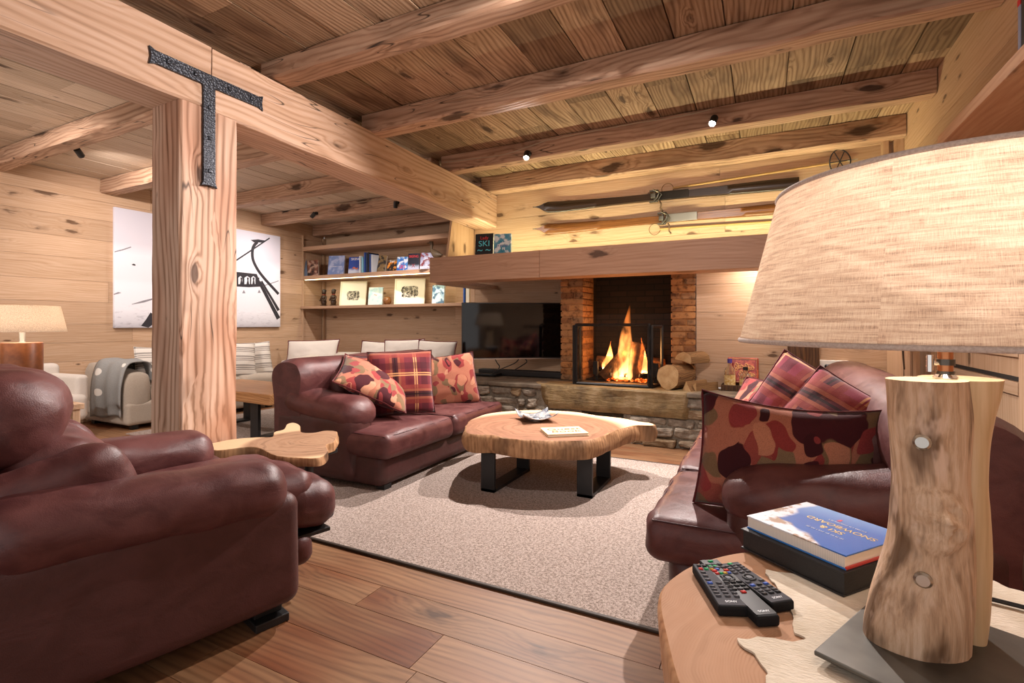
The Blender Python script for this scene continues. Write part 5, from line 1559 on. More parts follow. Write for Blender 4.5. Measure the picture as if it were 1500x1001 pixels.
mb = MB(); mb.lathe([(.017, 0), (.017, .004), (.009, .012)], 20, (AX.x, AX.y, ntop)); mb.build('collar', CHROME, t, smooth=True, angle=40)
mb = MB(); mb.tube([(AX.x, AX.y, ntop + .005), (AX.x, AX.y, ntop + .20)], .0105, 14); mb.build('stem', COP, t, smooth=True, angle=40)
mb = MB(); mb.tube([(AX.x, AX.y, ntop + .024), (AX.x, AX.y, ntop + .034)], .013, 14); mb.tube([(AX.x, AX.y, ntop + .009), (AX.x, AX.y, ntop + .014)], .0125, 14); mb.build('clamp_ring', plain('dark_nickel', '5a5650', .3, .9), t, smooth=True, angle=40)
rl = inv.to_3x3() @ Vector((-RT[0], -RT[1], 0))
k0 = Vector((AX.x, AX.y, ntop + .027))
mb = MB(); mb.tube([k0 + rl * .01, k0 + rl * .026], .004, 8); mb.T = Matrix.Identity(4); mb.tube([k0 + rl * .026 + Vector((0, 0, -.014)), k0 + rl * .026 + Vector((0, 0, .014))], .0055, 10); mb.build('thumb_screw', CHROME, t, smooth=True, angle=40)
# shade
LIN = NT('linen_shade'); P = LIN.obj(); sp = LIN.n('SeparateXYZ', {0: P})
angn = LIN.math('ARCTAN2', LIN.math('SUBTRACT', sp.outputs[1], AX.y), LIN.math('SUBTRACT', sp.outputs[0], AX.x))
arc = LIN.math('MULTIPLY', angn, .30)
uv = LIN.n('CombineXYZ', {0: arc, 1: sp.outputs[2]}).outputs[0]
wa = LIN.noise(LIN.vmath('MULTIPLY', uv, (1700, 60, 1)), 1, 2); wb = LIN.noise(LIN.vmath('MULTIPLY', uv, (26, 900, 1)), 1, 3, .6); wc = LIN.noise(LIN.vmath('MULTIPLY', uv, (12, 190, 1)), 1, 3, .65); wd = LIN.noise(LIN.vmath('MULTIPLY', uv, (520, 520, 1)), 1, 1)
ww = LIN.math('ADD', LIN.math('MULTIPLY', wa, .30), LIN.math('ADD', LIN.math('MULTIPLY', wb, .22), LIN.math('ADD', LIN.math('MULTIPLY', wc, .40), LIN.math('MULTIPLY', wd, .08))))
c = LIN.ramp(ww, [(.36, col('9c887c')), (.46, col('dac8b8')), (.58, col('f6ede0'))])
LIN.base(c, .9, spec=.05); LIN.bump(ww, .3, .003)
trl = LIN.n('BsdfTranslucent', {0: c}); mxs = LIN.n('MixShader', {0: .82}); LIN.t.links.new(LIN.b.outputs[0], mxs.inputs[1]); LIN.t.links.new(trl.outputs[0], mxs.inputs[2]); LIN.t.links.new(mxs.outputs[0], LIN.out.inputs['Surface']); LIN = LIN.m
zb_ = inv @ at_d(1110, 501); zs0 = zb_.z; zs1 = (inv @ at_d(1165, 272)).z
R0 = (at_d(1385, 500) - at_d(1110, 500)).length; R1 = R0 * .795
mb = MB(); N2 = 96
def rg(r, z): return [Vector((AX.x + r * math.cos(2 * PI * k / N2), AX.y + r * math.sin(2 * PI * k / N2), z)) for k in range(N2)]
mb.loft([rg(lerp(R0, R1, i / 8), lerp(zs0, zs1, i / 8)) for i in range(9)] + [rg(R1 - .004, zs1)] + [rg(lerp(R1, R0, i / 8) - .004, lerp(zs1, zs0, i / 8)) for i in range(9)] + [rg(R0, zs0)], cap=False)
sh = mb.build('lamp_shade', LIN, t, smooth=True, angle=60)
RIMM = cloth('shade_rim', 'b9a395', 'cdb9ab', 300)
for (r, z) in ((R0 - .001, zs0), (R1 - .001, zs1)):
    q = MB(); q.tube([Vector((AX.x + r * math.cos(2 * PI * k / N2), AX.y + r * math.sin(2 * PI * k / N2), z)) for k in range(N2 + 1)], .0045, 6); q.build('rim_tape', RIMM, sh, smooth=True)
zt = zs1 - .03
mb = MB()
for a in range(3):
    mb.tube([(AX.x, AX.y, zt - .03), (AX.x + (R1 - .002) * math.cos(a * 2.094), AX.y + (R1 - .002) * math.sin(a * 2.094), zt)], .003, 6)
mb.tube([(AX.x, AX.y, ntop + .2), (AX.x, AX.y, zt - .03)], .004, 6)
mb.build('shade_carrier', STEEL, t, smooth=True)
mb = MB(); mb.ball((AX.x, AX.y, ntop + .235), (.03, .03, .04), 16, 10); mb.build('bulb', plain('lamp_bulb', 'ffe2c0', .4, emit=6.0), t, smooth=True)
BIGLAMP = (TR(cen.x, cen.y, ZHD) @ RZ(math.degrees(rzl))) @ Vector((AX.x, AX.y, ntop + .235))

# ------------------------------------------------------------------ black box, ski book, remotes
BX = [on_z(1085, 803, ZHD), on_z(1236, 876, ZHD)]
ang = math.atan2(BX[1].y - BX[0].y, BX[1].x - BX[0].x); wB = (BX[1] - BX[0]).length; dB = .24
nb = Vector((-math.sin(ang), math.cos(ang), 0)); cB = (BX[0] + BX[1]) / 2 + nb * dB / 2
t = thing('storage_box', 'black slip-case box under the blue book on the log table', 'box', (cB.x, cB.y, ZHD), ang)
BXM = NT('black_linen_board'); n1 = BXM.noise(BXM.obj(), 300, 1); BXM.base(BXM.mix(n1, col('18181a'), col('2a2a2c')), .55); BXM.bump(n1, .2, .002); BXM = BXM.m
mb = MB(); mb.box(-wB / 2, -dB / 2, .044, wB / 2, dB / 2, .048); mb.build('lid', BXM, t, bevel=.0008)
mb = MB(); mb.box(-wB / 2, -dB / 2, 0, wB / 2, dB / 2, .004); mb.build('bottom_board', BXM, t, bevel=.0008)
mb = MB(); mb.box(-wB / 2 + .004, -dB / 2 + .004, .004, wB / 2 - .0015, dB / 2 - .002, .044); mb.build('body', BXM, t)
wK, dK, hK = wB - .010, dB - .018, .030
t = thing('book', 'thick blue hardback about skiing lying face up on the black box', 'book', (cB.x + nb.x * .006, cB.y + nb.y * .006, ZHD + .0485), ang)
BLU = plain('book_back_blue', '2f74c0', .35); REDB = plain('book_red_lining', 'c23a34', .4)
SKC = NT('ski_book_cover'); P = SKC.obj(); sp = SKC.n('SeparateXYZ', {0: P}); n1 = SKC.noise(P, 22, 4, .65); n2 = SKC.noise(P, 9, 2)
g = SKC.math('ADD', SKC.math('MULTIPLY', sp.outputs[1], 4.0), SKC.math('MULTIPLY', sp.outputs[0], -1.2))
sky = SKC.ramp(SKC.mrange(g, -.55, .55, 0, 1, False), [(0, col('2f62b0')), (.6, col('4a72ba')), (1, col('8aaedc'))])
m1 = SKC.math('ADD', SKC.math('MULTIPLY', sp.outputs[0], -.55), SKC.math('ADD', SKC.math('MULTIPLY', sp.outputs[1], -1.0), SKC.math('MULTIPLY', n2, .10)))
snow = SKC.mix(SKC.mrange(n1, .48, .6), col('dfe4ee'), col('a58e7c'))
mask = SKC.math('MAXIMUM', SKC.mrange(m1, .128, .140), SKC.math('MULTIPLY', SKC.mrange(SKC.math('ADD', sp.outputs[0], SKC.math('MULTIPLY', n2, .10)), -.030, -.045), 1.0))
SKC.base(SKC.mix(mask, sky, snow), .25, spec=.5); SKC = SKC.m
mb = MB(); mb.box(-wK / 2, -dK / 2, hK - .003, wK / 2, dK / 2, hK); mb.build('front_cover', SKC, t, bevel=.0006)
mb = MB(); mb.box(-wK / 2, -dK / 2, 0, wK / 2, dK / 2, .003); mb.build('back_cover', BLU, t, bevel=.0006)
mb = MB(); mb.box(wK / 2 - .0025, -dK / 2 + .001, .0005, wK / 2 + .0003, dK / 2 - .001, .006); mb.build('red_lining', REDB, t)
PG = NT('page_edges'); sp = PG.n('SeparateXYZ', {0: PG.obj()}); wv = PG.math('MULTIPLY_ADD', PG.math('SINE', PG.math('MULTIPLY', sp.outputs[0], 1700)), .5, .5)
PG.base(PG.mix(PG.math('MULTIPLY', wv, .5), col('efe8dc'), col('b9a8a0')), .8); PG = PG.m
mb = MB(); mb.box(-wK / 2 + .001, -dK / 2 + .003, .003, wK / 2 - .004, dK / 2 - .003, hK - .003); mb.build('page_block', PG, t)
GOLD = plain('gold_lettering', 'd9bd6a', .4, .3); WH = plain('white_lettering', 'dfe4ea', .5)
Rr = TR(.02, .0, hK + .0003) @ RZ(180)
for tx, sz, y, m_, sx in (('THE WORLD OF', .010, .058, WH, 1.3), ('SKI &', .024, .030, GOLD, 1.0), ('SNOWBOARD', .024, .0, GOLD, 1.0), ('THE WHITE GUIDE', .009, -.025, WH, 1.3)):
    if tx.startswith('THE'): tiny_print(t, m_, TR(.025, -y + .02, hK + .0003) @ RZ(180), .085 if m_ is WH else .1, .005, len(tx))
    else: lettering(tx, sz, m_, t, TR(.025, -y + .02, hK + .0003) @ RZ(180), sx=sx, ext=.0002)
mb = MB(); mb.T = TR(.0, .06, hK + .0003); mb.prism([(-.004, -.008), (.004, -.006), (.002, .008), (-.002, .006)], 0, .0003); mb.build('emblem', TRD, t)

RB = plain('remote_black', '19191b', .7, spec=.15); RBG = plain('remote_grey_face', '4a4a4f', .75, spec=.12); RBB = plain('remote_glossy', '141415', .5, spec=.2); KEY = plain('key_grey', '2c2c2f', .6, spec=.2); KEYL = plain('key_pale', '55555a', .6, spec=.2)
KC = {'g': plain('key_green', '2fae6e', .4), 'r': plain('key_red', 'd83a36', .4), 'y': plain('key_yellow', 'e0b23a', .4), 'b': plain('key_blue', '4a6cc8', .4), 'w': KEYL, 'k': KEY}


def remote(label, head, tail, w, z, keys, ring, layout):
    """head = far end with the power key, tail = near end (photo points on the table)"""
    a, b = on_z(*head, z), on_z(*tail, z); d = b - a; L = d.length; an = math.atan2(d.y, d.x)
    c = (a + b) / 2
    t = thing('remote_control', label, 'remote control', (c.x, c.y, z), an)
    mb = MB(); mb.rbox((0, 0, .010), (L, w, .020), .005, 4); mb.build('body', RB, t, smooth=True, angle=45)
    mb = MB(); mb.rbox((-L * .01, 0, .0200), (L * .96, w * .92, .0012), .0005, 2); fc = mb.build('face', RBB if layout == 2 else RBG, t, smooth=True, angle=45)
    km = {}
    def key(x, y, sx, sy, kk):
        if kk not in km:
            mb = MB(); mb.rbox((0, 0, 0), (1, 1, .0024 / 1), .0012, 1)
            km[kk] = mb.build('button', KC[kk], t, smooth=True, origin=False); o = km[kk]
        else:
            o = km[kk].copy(); COL.objects.link(o); o.parent = t
        o.location = (x, y, .0213); o.scale = (sx, sy, 1)
    for (fx, fy, sx, sy, kk) in keys: key(-L / 2 + fx * L, fy * w, sx, sy, kk)
    if ring:
        x = -L / 2 + ring * L
        mb = MB(); mb.tube([(x + .0115 * math.cos(q), .0115 * math.sin(q), .0208) for q in [2 * PI * k / 24 for k in range(25)]], .0026, 6); mb.build('navigation_ring', KEY, t, smooth=True)
        mb = MB(); mb.lathe([(.006, .0), (.006, .0018), (.001, .002)], 16, (x, 0, .0208)); mb.build('centre_button', KC['w'], t, smooth=True, angle=40)
    lettering('SONY', .0085, WH, t, TR(L / 2 - .016, 0, .0211) @ RZ(90), ext=.0002, name='maker_mark')
    return t


def keyrows(spec, cols=(-.28, 0, .28), sx=.0065, sy=.010):
    out = []
    for fx, row in spec:
        n = len(row)
        for i, k in enumerate(row):
            if k != '.': out.append((fx, -.30 + .60 * i / max(1, n - 1) if n > 1 else 0, sx, sy if n <= 3 else sy * .8, k))
    return out
ZR = ZL + .001
remote('wide remote with red, green, yellow and blue keys, leftmost of the three', (1033, 840), (1076, 905), .058, ZR, keyrows([(.07, 'kkgg'), (.15, 'rgyb'), (.24, 'w.w'), (.33, 'w.w'), (.42, 'w.w'), (.50, 'bww'), (.58, 'www'), (.65, 'www'), (.72, 'www'), (.79, 'www')]), 0, 1)
remote('long remote pointing at the camera, the middle of the three, glossy tail', (1037, 833), (1127, 920), .044, ZR + .0002, keyrows([(.05, 'g'), (.12, 'www'), (.18, 'www'), (.24, 'rr'), (.29, 'rgyb'), (.46, 'kkk'), (.52, 'kkk'), (.58, 'kwk'), (.63, 'r')]), .38, 2)
remote('remote lying nearest the black box, rightmost of the three', (1066, 838), (1148, 898), .052, ZR, keyrows([(.05, 'g'), (.10, 'www'), (.16, 'www'), (.22, 'www'), (.28, 'www'), (.52, 'w.w'), (.60, 'bkb'), (.67, 'www'), (.74, 'www'), (.80, 'kkk')]), .42, 3)

# slim dark rods right of the lamp
mb = MB(); mb.tube([on_z(1432, 873, ZHD + .006), on_z(1520, 895, ZHD + .006)], .0045, 8)
tag(mb.build('lamp_cable', BLACK, smooth=True), 'black lamp cable lying on the hide right of the lamp', 'cable')

# ------------------------------------------------------------------ left lamp on its table
LLP = (-4.555, 1.572, 0)
t = thing('side_table', 'small square oak table carrying the brown leather lamp at the left edge', 'side table', LLP)
mb = MB(); mb.box(-.25, -.25, .50, .25, .25, .54); mb.build('tabletop', OAK, t, bevel=.004)
for x in (-.21, .21):
    for y in (-.21, .21):
        mb = MB(); mb.box(x - .022, y - .022, 0, x + .022, y + .022, .50); mb.build('leg', OAKZ, t, bevel=.002)
t = thing('table_lamp', 'table lamp with brown leather drum base and grey-beige shade at the left edge', 'lamp', (-4.555, 1.572, .541))
LBR = NT('saddle_leather'); n1 = LBR.noise(LBR.obj(), 14, 4, .6); LBR.base(LBR.ramp(n1, [(.3, col('6e3c1e')), (.7, col('9a5c30'))]), .4); LBR = LBR.m
mb = MB(); mb.lathe([(.105, 0), (.108, .01), (.108, .425), (.104, .432), (.0, .434)], 32); mb.build('base', LBR, t, smooth=True, angle=40)
mb = MB(); mb.lathe([(.020, .432), (.016, .44), (.016, .52)], 16); mb.build('stem', STEEL, t, smooth=True, angle=40)
mb = MB(); mb.lathe([(.235, .505), (.198, .685), (.195, .685), (.232, .505), (.235, .505)], 48, cap=False)
SH2 = NT('flax_shade'); wv = SH2.noise(SH2.obj(), 200, 2); c = SH2.mix(SH2.mrange(wv, .3, .7), col('b3a698'), col('cfc3b4')); SH2.base(c, .9, spec=.05)
trl = SH2.n('BsdfTranslucent', {0: c}); mxs = SH2.n('MixShader', {0: .5}); SH2.t.links.new(SH2.b.outputs[0], mxs.inputs[1]); SH2.t.links.new(trl.outputs[0], mxs.inputs[2]); SH2.t.links.new(mxs.outputs[0], SH2.out.inputs['Surface']); SH2 = SH2.m
mb.build('lamp_shade', SH2, t, smooth=True, angle=60)
mb = MB(); mb.lathe([(.0, .60), (.03, .605), (.0, .61)], 12, cap=False); mb.tube([(-.195, 0, .67), (.195, 0, .67)], .003, 5); mb.tube([(0, 0, .52), (0, 0, .67)], .006, 6); mb.build('shade_carrier', STEEL, t, smooth=True)
# ------------------------------------------------------------------ right end of the hearth
WOODD = wood('dark_old_timber', '6b4a2c', '4e3420', '24170e', 'Z', 1.4, .5, .6, .1, .6, stain=.5, staincol='2a1a0e')
a, b = on_y(1153, 540, 5.04).x, on_y(1201, 540, 5.04).x
mb = MB()
def wf(q, h): return (q.x + .012 * nz(q.z * 4, 0, 0, 3) * (1 if q.x > 0 else -1), q.y + .006 * nz(q.x * 12, q.z * 6, 0, 5), q.z)
mb.rbox(((a + b) / 2, 5.055, 1.0), (b - a, .085, 1.0), .012, 14, wf)
tag(mb.build('timber_upright', WOODD, smooth=True, angle=50), 'dark old timber upright against the wall behind the tartan cushion', 'post')
x = [on_y(p, 530, 5.09).x for p in (1199, 1243)]; zz = [on_y(1220, q, 5.09).z for q in (546, 528)]
t = thing('power_strip', 'white wall socket strip with a black plug, right of the dark timber', 'socket', ((x[0] + x[1]) / 2, 5.097, zz[0]))
w = x[1] - x[0]; h = zz[1] - zz[0]
SW = plain('socket_white', 'e6e2da', .4)
mb = MB(); mb.rbox((0, -.012, h / 2), (w, .022, h), .004, 2); mb.build('plate', SW, t, smooth=True, angle=40)
for k in (-.22, .18):
    mb = MB(); mb.T = TR(k * w, -.024, h / 2) @ RX(90); mb.lathe([(.026, 0), (.026, .003), (.020, .003), (.020, -.006), (.0, -.006)], 20, cap=False); mb.build('socket_well', SW, t, smooth=True, angle=40)
mb = MB(); mb.T = TR(-.22 * w, -.03, h / 2) @ RX(90); mb.lathe([(.019, -.006), (.019, .02), (.008, .03)], 16); q = mb.build('plug', BLACK, t, smooth=True, angle=40)
c = (x[0] + x[1]) / 2
mb = MB(); mb.tube(spline([(c - .22 * w, 5.052, zz[0] + h / 2), (c - .20 * w, 5.03, zz[0] - .02), (c - .30 * w, 5.05, zz[0] - .10), (c - .30 * w, 5.085, ZH + .06), (c - .30 * w, 5.08, ZH + .008)], 6), .005, 6)
tag(mb.build('power_cable', BLACK, smooth=True), 'thin black cord hanging from the wall plug behind the cushion', 'cable')
mb = MB(); mb.rbox((c + .30 * w, 5.045, zz[0] + h * .40), (.13, .055, .04), .006, 2); mb.tube(spline([(c + .30 * w + .06, 5.04, zz[0] + h * .4), (c + .30 * w + .14, 5.04, zz[0] + h * .5), (c + .30 * w + .2, 5.05, zz[0] + h * .3)], 5), .004, 6)
tag(mb.build('power_adapter', BLACK, smooth=True, angle=40), 'black power adapter plugged into the right half of the socket strip', 'adapter')

# tray, bottles, red tin
x0, x1 = on_y(1058, 560, 4.98).x, on_y(1112, 560, 4.98).x
t = thing('tray', 'dark wooden tray under the bottles at the right end of the hearth', 'tray', ((x0 + x1) / 2, 4.98, ZH + .003))
mb = MB(); mb.box(-(x1 - x0) / 2, -.09, 0, (x1 - x0) / 2, .09, .012); mb.build('bottom', WOODD, t, bevel=.002)
for q in ((-1, 0), (1, 0), (0, -1), (0, 1)):
    mb = MB(); hx, hy = (x1 - x0) / 2, .09
    if q[0]: mb.box(q[0] * hx - .005, -hy, 0, q[0] * hx + .005, hy, .05)
    else: mb.box(-hx, q[1] * hy - .005, 0, hx, q[1] * hy + .005, .05)
    mb.build('rim', WOODD, t, bevel=.002)
GLS = NT('bottle_glass'); GLS.base(col('e8dcc0'), .05); GLS.b.inputs['Transmission Weight'].default_value = .9; GLS.b.inputs['IOR'].default_value = 1.3; GLS = GLS.m
LBL = NT('bottle_label'); n1 = LBL.noise(LBL.obj(), 60, 2); LBL.base(LBL.ramp(n1, [(.4, col('e6cf9a')), (.6, col('c9a050'))]), .6); LBL = LBL.m
def bottle(label, px, ybase, w, h, capc, Y, amber='b8904a', ZB_=ZH + .016):
    x = on_y(px, 540, Y).x
    t = thing('bottle', label, 'bottle', (x, Y, ZB_))
    mb = MB(); mb.lathe([(w * .46, 0), (w * .5, .006), (w * .5, h * .55), (w * .42, h * .66), (w * .2, h * .76), (w * .17, h * .88), (w * .19, h * .9)], 20); mb.build('glass', GLS, t, smooth=True, angle=50)
    mb = MB(); mb.lathe([(w * .43, .008), (w * .44, h * .48)], 20); mb.build('liquid', plain('spirit_' + capc, amber, .2), t, smooth=True, angle=50)
    mb = MB(); mb.lathe([(w * .21, h * .86), (w * .21, h), (w * .05, h * 1.005)], 16); mb.build('cap', plain('cap_' + capc, capc, .4), t, smooth=True, angle=40)
    mb = MB(); mb.T = Matrix.Identity(4)
    ring = lambda z: [Vector((w * .505 * math.cos(a), w * .505 * math.sin(a), z)) for a in [PI * 1.05 + PI * .95 * k / 14 for k in range(15)]]
    mb.loft([ring(h * .12), ring(h * .46)], cap=False, closed=False); mb.build('label', LBL, t, smooth=True)
bottle('tall whisky bottle with a purple cap, left on the dark tray', 1069, 556, .095, .27, '4a3a8c', 4.95)
bottle('lower round whisky bottle with a black cap, right of the purple capped one', 1092, 556, .10, .20, '1a1714', 4.96, 'c8b48a')
TIN = NT('red_tin'); P = TIN.obj(); n1 = TIN.noise(P, 30, 2); sp = TIN.n('SeparateXYZ', {0: P})
TIN.base(TIN.mix(TIN.mrange(n1, .50, .56), col('96302a'), col('b8503a')), .4); TIN = TIN.m
x0, x1 = on_y(1066, 540, 5.05).x, on_y(1111, 540, 5.05).x
t = thing('tin_tray', 'dark red printed tin tray leaning on the wall behind the bottles', 'tray', mw=TR((x0 + x1) / 2, 5.035, ZH + .06) @ RX(-9))
w = x1 - x0; h = .235
mb = MB(); mb.rbox((0, 0, h / 2), (w, .012, h), .012, 3); mb.build('plate', TIN, t, smooth=True, angle=40)
q = MB(); q.tube([(-w / 2 + .012, -.008, .012), (w / 2 - .012, -.008, .012), (w / 2 - .012, -.008, h - .012), (-w / 2 + .012, -.008, h - .012), (-w / 2 + .012, -.008, .012)], .0025, 5); q.build('gold_border', plain('tin_gold', 'c8a04a', .4), t)
TC = plain('tin_cream', 'e2a868', .5)
for k, (ox, oz, sc) in enumerate(((-.04, .15, .05), (.045, .14, .055), (.0, .08, .05), (.07, .075, .035))):
    q = MB(); q.tube([(ox + sc * (.35 + .5 * math.cos(3 * a)) * math.cos(a), -.0075, oz + sc * (.35 + .5 * math.cos(3 * a)) * math.sin(a)) for a in [2 * PI * j / 40 for j in range(41)]], .0032, 5)
    q.tube([(ox + sc * .9 * math.cos(a) * (1 - a / 12), -.0075, oz + sc * .6 * math.sin(a) * (1 - a / 12)) for a in [9 * j / 30 for j in range(31)]], .0028, 5)
    q.build('gold_ornament', TC, t, smooth=True)

# ------------------------------------------------------------------ right wall: cupboard, shelf and its books
t = thing('cupboard', 'low oak cupboard with slotted doors along the right wall behind the sofa', 'cupboard', (.95, 3.3, .0))
mb = MB(); mb.box(-.05, .80, 0, .045, 1.79, 1.12); mb.build('end_cabinet', OAKZ, t, bevel=.003)
mb = MB(); mb.box(-.064, .98, .55, -.050, 1.30, 1.10); mb.build('panel', OAKZ, t, bevel=.002)
mb = MB(); mb.tube(spline([(-.066, 1.12, .78), (-.069, 1.15, .92), (-.066, 1.12, 1.06)], 8), .007, 6); mb.build('pull', plain('groove_dark', '4a3420', .6), t, smooth=True)
for k, (y0, y1) in enumerate(((-.62, .78), (-2.0, -.66))):
    mb = MB(); mb.box(.01, y0, .02, .047, y1, 1.10)
    d = mb.build('door', OAKZ, t, bevel=.003)
    mb = MB(); mb.box(-.004, y0 + .02, .02, .01, y0 + .14, 1.10); mb.box(-.004, y1 - .14, .02, .01, y1 - .02, 1.10); mb.build('stile', OAKZ, d, bevel=.002)
    for z in (.80, .96):
        mb = MB(); mb.box(-.006, y0 + .14, z, .01, y1 - .14, z + .055); mb.build('rail', OAKY, d, bevel=.002)
    mb = MB(); mb.box(.004, y0 + .14, .858, .0105, y1 - .14, .876); mb.box(.004, y0 + .14, 1.018, .0105, y1 - .14, 1.07); mb.build('slot', DARKGAP, d)
mb = MB(); mb.box(.0, -.66, .02, .047, -.62, 1.10); mb.build('shadow_gap', DARKGAP, t)

mb = MB(); mb.box(.70, .30, 1.90, XR - .004, 2.90, 1.948)
tag(mb.build('shelf', wood('shelf_oak_depth', 'cfa478', 'bf9066', '936a46', 'Y', 1.1, .12, .5, .05, .1, ring=.6), bevel=.002), 'oak shelf high on the right wall above the lamp shade', 'shelf')
p = on_x(1491, 40, .76)
for k, (c1, lab, hh, dd) in enumerate((('8a94b0', 'grey-blue and red book at the end of the high right shelf', .235, .020), ('1a1a1c', 'black book beside the red and blue one on the high right shelf', .26, .05))):
    y = p.y - .01 - k * .04
    t = thing('book', lab, 'book', (.85, y, 1.9495))
    mb = MB(); mb.box(-.09, -dd / 2, 0, .09, dd / 2, hh); mb.build('cover', plain('shelf_cover_%d' % k, c1, .4), t, bevel=.001)
    if k == 0:
        mb = MB(); mb.box(-.0912, -dd / 2, hh - .02, .0905, dd / 2 + .0006, hh + .0005); mb.box(-.0912, -dd / 2, .0, .0905, dd / 2 + .0006, .018); mb.build('red_band', TRD, t)

# ------------------------------------------------------------------ spotlights on the beams
LENS = plain('lit_lens', 'fff2e0', .3, emit=60.0)
def spot(label, base, aim, lit=False, flip=1):
    """base: fixing point on the beam face; head aimed at `aim`"""
    base = Vector(base); d = (Vector(aim) - base).normalized()
    t = thing('spotlight', label, 'spotlight', base)
    mb = MB(); mb.T = Matrix.Identity(4); mb.tube([(0, .03 * flip, 0), (0, 0.005 * flip, 0)], .022, 16); mb.build('mount', BLACK, t, smooth=True, angle=40)
    hc = Vector((.0, -.02 * flip, -.012))
    mb = MB(); mb.tube([hc - d * .015, hc - d * .012, hc + d * .065, hc + d * .068], [.022, .027, .027, .025], 20, cap=False)
    mb.tube([hc - d * .016, hc - d * .015], [.02, .022], 20)
    mb.build('head', BLACK, t, smooth=True, angle=40)
    mb = MB(); mb.tube([hc + d * .050, hc + d * .052], .0245, 20); mb.build('lens', LENS, t, smooth=True, angle=40)
    return t, base + hc + d * .075, d
def lamp(kind, name, loc_, energy, color, size=.05, aim=None, angle=60, blend=.6, sy=None):
    L = D.lights.new(name, kind); L.energy = energy; L.color = color
    if kind == 'AREA':
        L.shape = 'RECTANGLE' if sy else 'SQUARE'; L.size = size
        if sy: L.size_y = sy
    else: L.shadow_soft_size = size
    if kind == 'SPOT': L.spot_size = math.radians(angle); L.spot_blend = blend
    o = D.objects.new(name, L); COL.objects.link(o); o.location = loc_
    if aim is not None:
        o.rotation_euler = (Vector(aim) - Vector(loc_)).to_track_quat('-Z', 'Y').to_euler()
    return o


WARM = (1.0, .86, .76); WARM2 = (1.0, .89, .84); YEL = (1.0, .92, .55)
def fixture(label, base, aim, e, ang=80, color=WARM2, flip=1, blend=.5):
    t, p, d = spot(label, base, aim, flip=flip)
    lamp('SPOT', 'spot_beam', p, e, color, .022, p + d, ang, blend)


KS = 1.0
fixture('lit spotlight on the ceiling beam, the brighter one nearer the right wall', (-.34, 4.10, 2.665), (-.9, 2.2, .3), 360 * KS, 94)
fixture('lit spotlight on the ceiling beam, the smaller one nearer the main beam', (-1.90, 4.10, 2.64), (-1.5, 2.4, .3), 360 * KS, 120)
fixture('black spotlight at the upper left, hung behind the ceiling beam', (-5.46, 2.235, 2.66), (-6.6, 3.9, 1.3), 85 * KS, 130, flip=-1, blend=1.0)
fixture('black spotlight on the rear left beam, nearer the picture wall', (-5.62, 5.05, 2.655), (-6.75, 4.6, 1.2), 80 * KS, 130, blend=1.0)
fixture('black spotlight on the rear left beam, nearer the main beam', (-4.18, 5.05, 2.655), (-4.7, 5.6, .9), 95 * KS, 130, blend=1.0)
# fixtures of the same kind on the beams over and behind the camera (out of frame)
fixture('spotlight on the beam overhead, aimed at the timber post', (-.6, 2.125, 2.665), (-2.9, 1.75, 1.5), 165 * KS, 80)
fixture('added unseen spotlight above the camera, front light on the fireplace', (-.5, .97, 2.665), (-1.1, 4.6, .8), 150 * KS, 74, blend=1.0)  # unseen fixture, added as front light for the mantel and stonework
fixture('spotlight on the left beam near the camera', (-4.6, .97, 2.68), (-6.2, 2.9, 1.0), 150 * KS, 130, blend=1.0)

# lamp cable clipped along the beam
mb = MB(); pts = [on_y(px, py, 4.115) for px, py in ((651, 238), (700, 232), (740, 226), (780, 213), (805, 205), (860, 194), (930, 181), (1000, 170), (1042, 160))]
mb.tube(spline([tuple(p) for p in pts], 4), .004, 6)
tag(mb.build('lamp_wire', plain('pale_wire', 'b5a58c', .6), smooth=True), 'thin pale wire running along the beam to the two lit spotlights', 'cable')
mb = MB(); pts = [on_y(px, py, 5.065) for px, py in ((456, 304), (480, 299.5), (520, 297), (550, 293), (575, 290))]
mb.tube(spline([tuple(p) for p in pts], 4), .004, 6)
tag(mb.build('lamp_wire', D.materials['pale_wire'], smooth=True), 'thin pale wire between the two black spotlights on the rear left beam', 'cable')

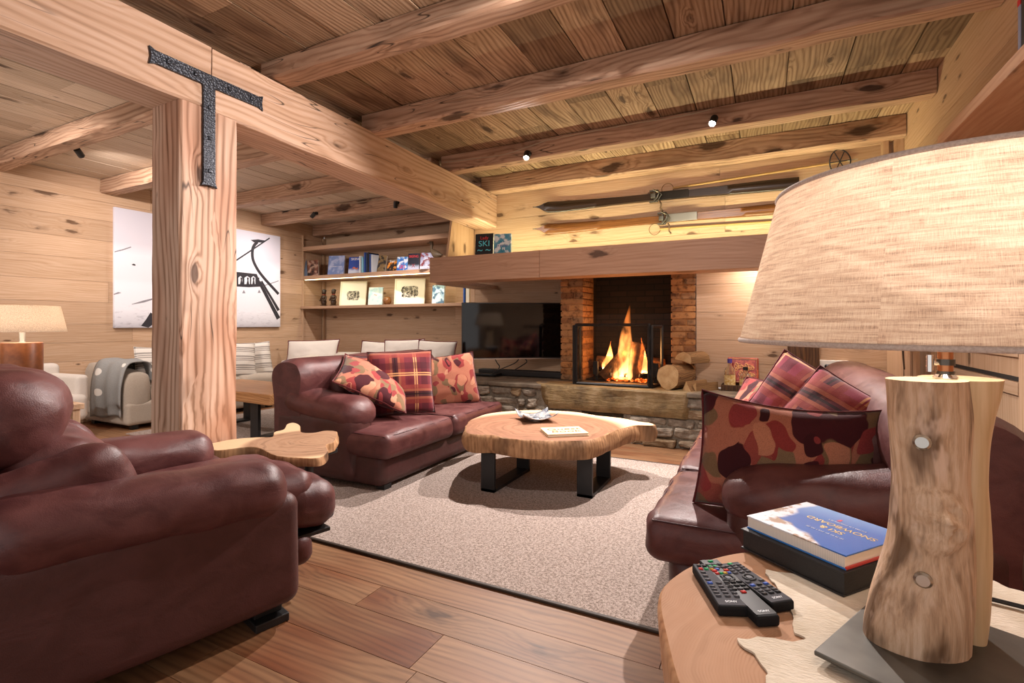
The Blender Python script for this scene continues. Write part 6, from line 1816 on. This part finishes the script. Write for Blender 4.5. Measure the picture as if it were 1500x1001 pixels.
# strip lights that the room has: behind the mantel fascia, under the middle shelf, under the mantel's right end
mb = MB(); mb.box(-2.95, 4.85, 1.792, .95, 4.87, 1.80)
tag(mb.build('light_strip', plain('mantel_strip_glow', 'ffe9a8', .5, emit=4.0)), 'hidden light strip on top of the mantel, washing the ski wall', 'light strip')
lamp('AREA', 'mantel_uplight', (-1.0, 4.86, 1.812), 27, YEL, 3.8, (-1.0, 4.86, 2.5), sy=.03)
lamp('AREA', 'shelf_strip_light', (-5.0, 5.86, 1.812), 4.5, YEL, 3.1, (-5.0, 6.0, 1.2), sy=.02)
mb = MB(); mb.box(-.20, 4.84, 1.70, .90, 4.87, 1.712)
mb2_ = mb.build('light_strip', plain('undershelf_glow', 'ffe2b8', .5, emit=4.0)); tag(mb2_, 'light strip under the right end of the mantel', 'light strip')
lamp('AREA', 'undermantel_light', (.35, 4.90, 1.69), 16, WARM, 1.1, (.35, 5.0, .8), sy=.03)
# fire and table lamps
lamp('POINT', 'fire_glow', (-1.28, 5.16, ZH + .30), 22, (1.0, .45, .14), .10)
lamp('POINT', 'lamp_bulb_glow', BIGLAMP, 10, (1.0, .885, .80), .045)
lamp('POINT', 'left_lamp_glow', (-4.555, 1.572, 1.17), 26, WARM, .04)

# the open far end of the room behind the camera: soft even interior light
W = D.worlds.new('World'); SC.world = W; W.use_nodes = True
bg = W.node_tree.nodes['Background']; bg.inputs[0].default_value = (1.0, .92, .89, 1); bg.inputs[1].default_value = .85

# camera
cam = D.cameras.new('Camera'); cam.sensor_width = 36; cam.lens = 36 * FPX / 1500
cam.shift_y = -(500.5 - HORIZON) / 1500
cam.clip_start = .02
co = D.objects.new('Camera', cam); COL.objects.link(co)
co.location = (0, 0, CAM_H); co.rotation_euler = (PI / 2, 0, YAW)
SC.camera = co
SC.view_settings.view_transform = 'Standard'; SC.view_settings.look = 'None'; SC.view_settings.gamma = 1; SC.view_settings.exposure = 0.3
SC.view_settings.use_curve_mapping = False
SC.cycles.max_bounces = 6; SC.cycles.transparent_max_bounces = 12
SC.cycles.sample_clamp_indirect = 4
bpy.context.view_layer.update()
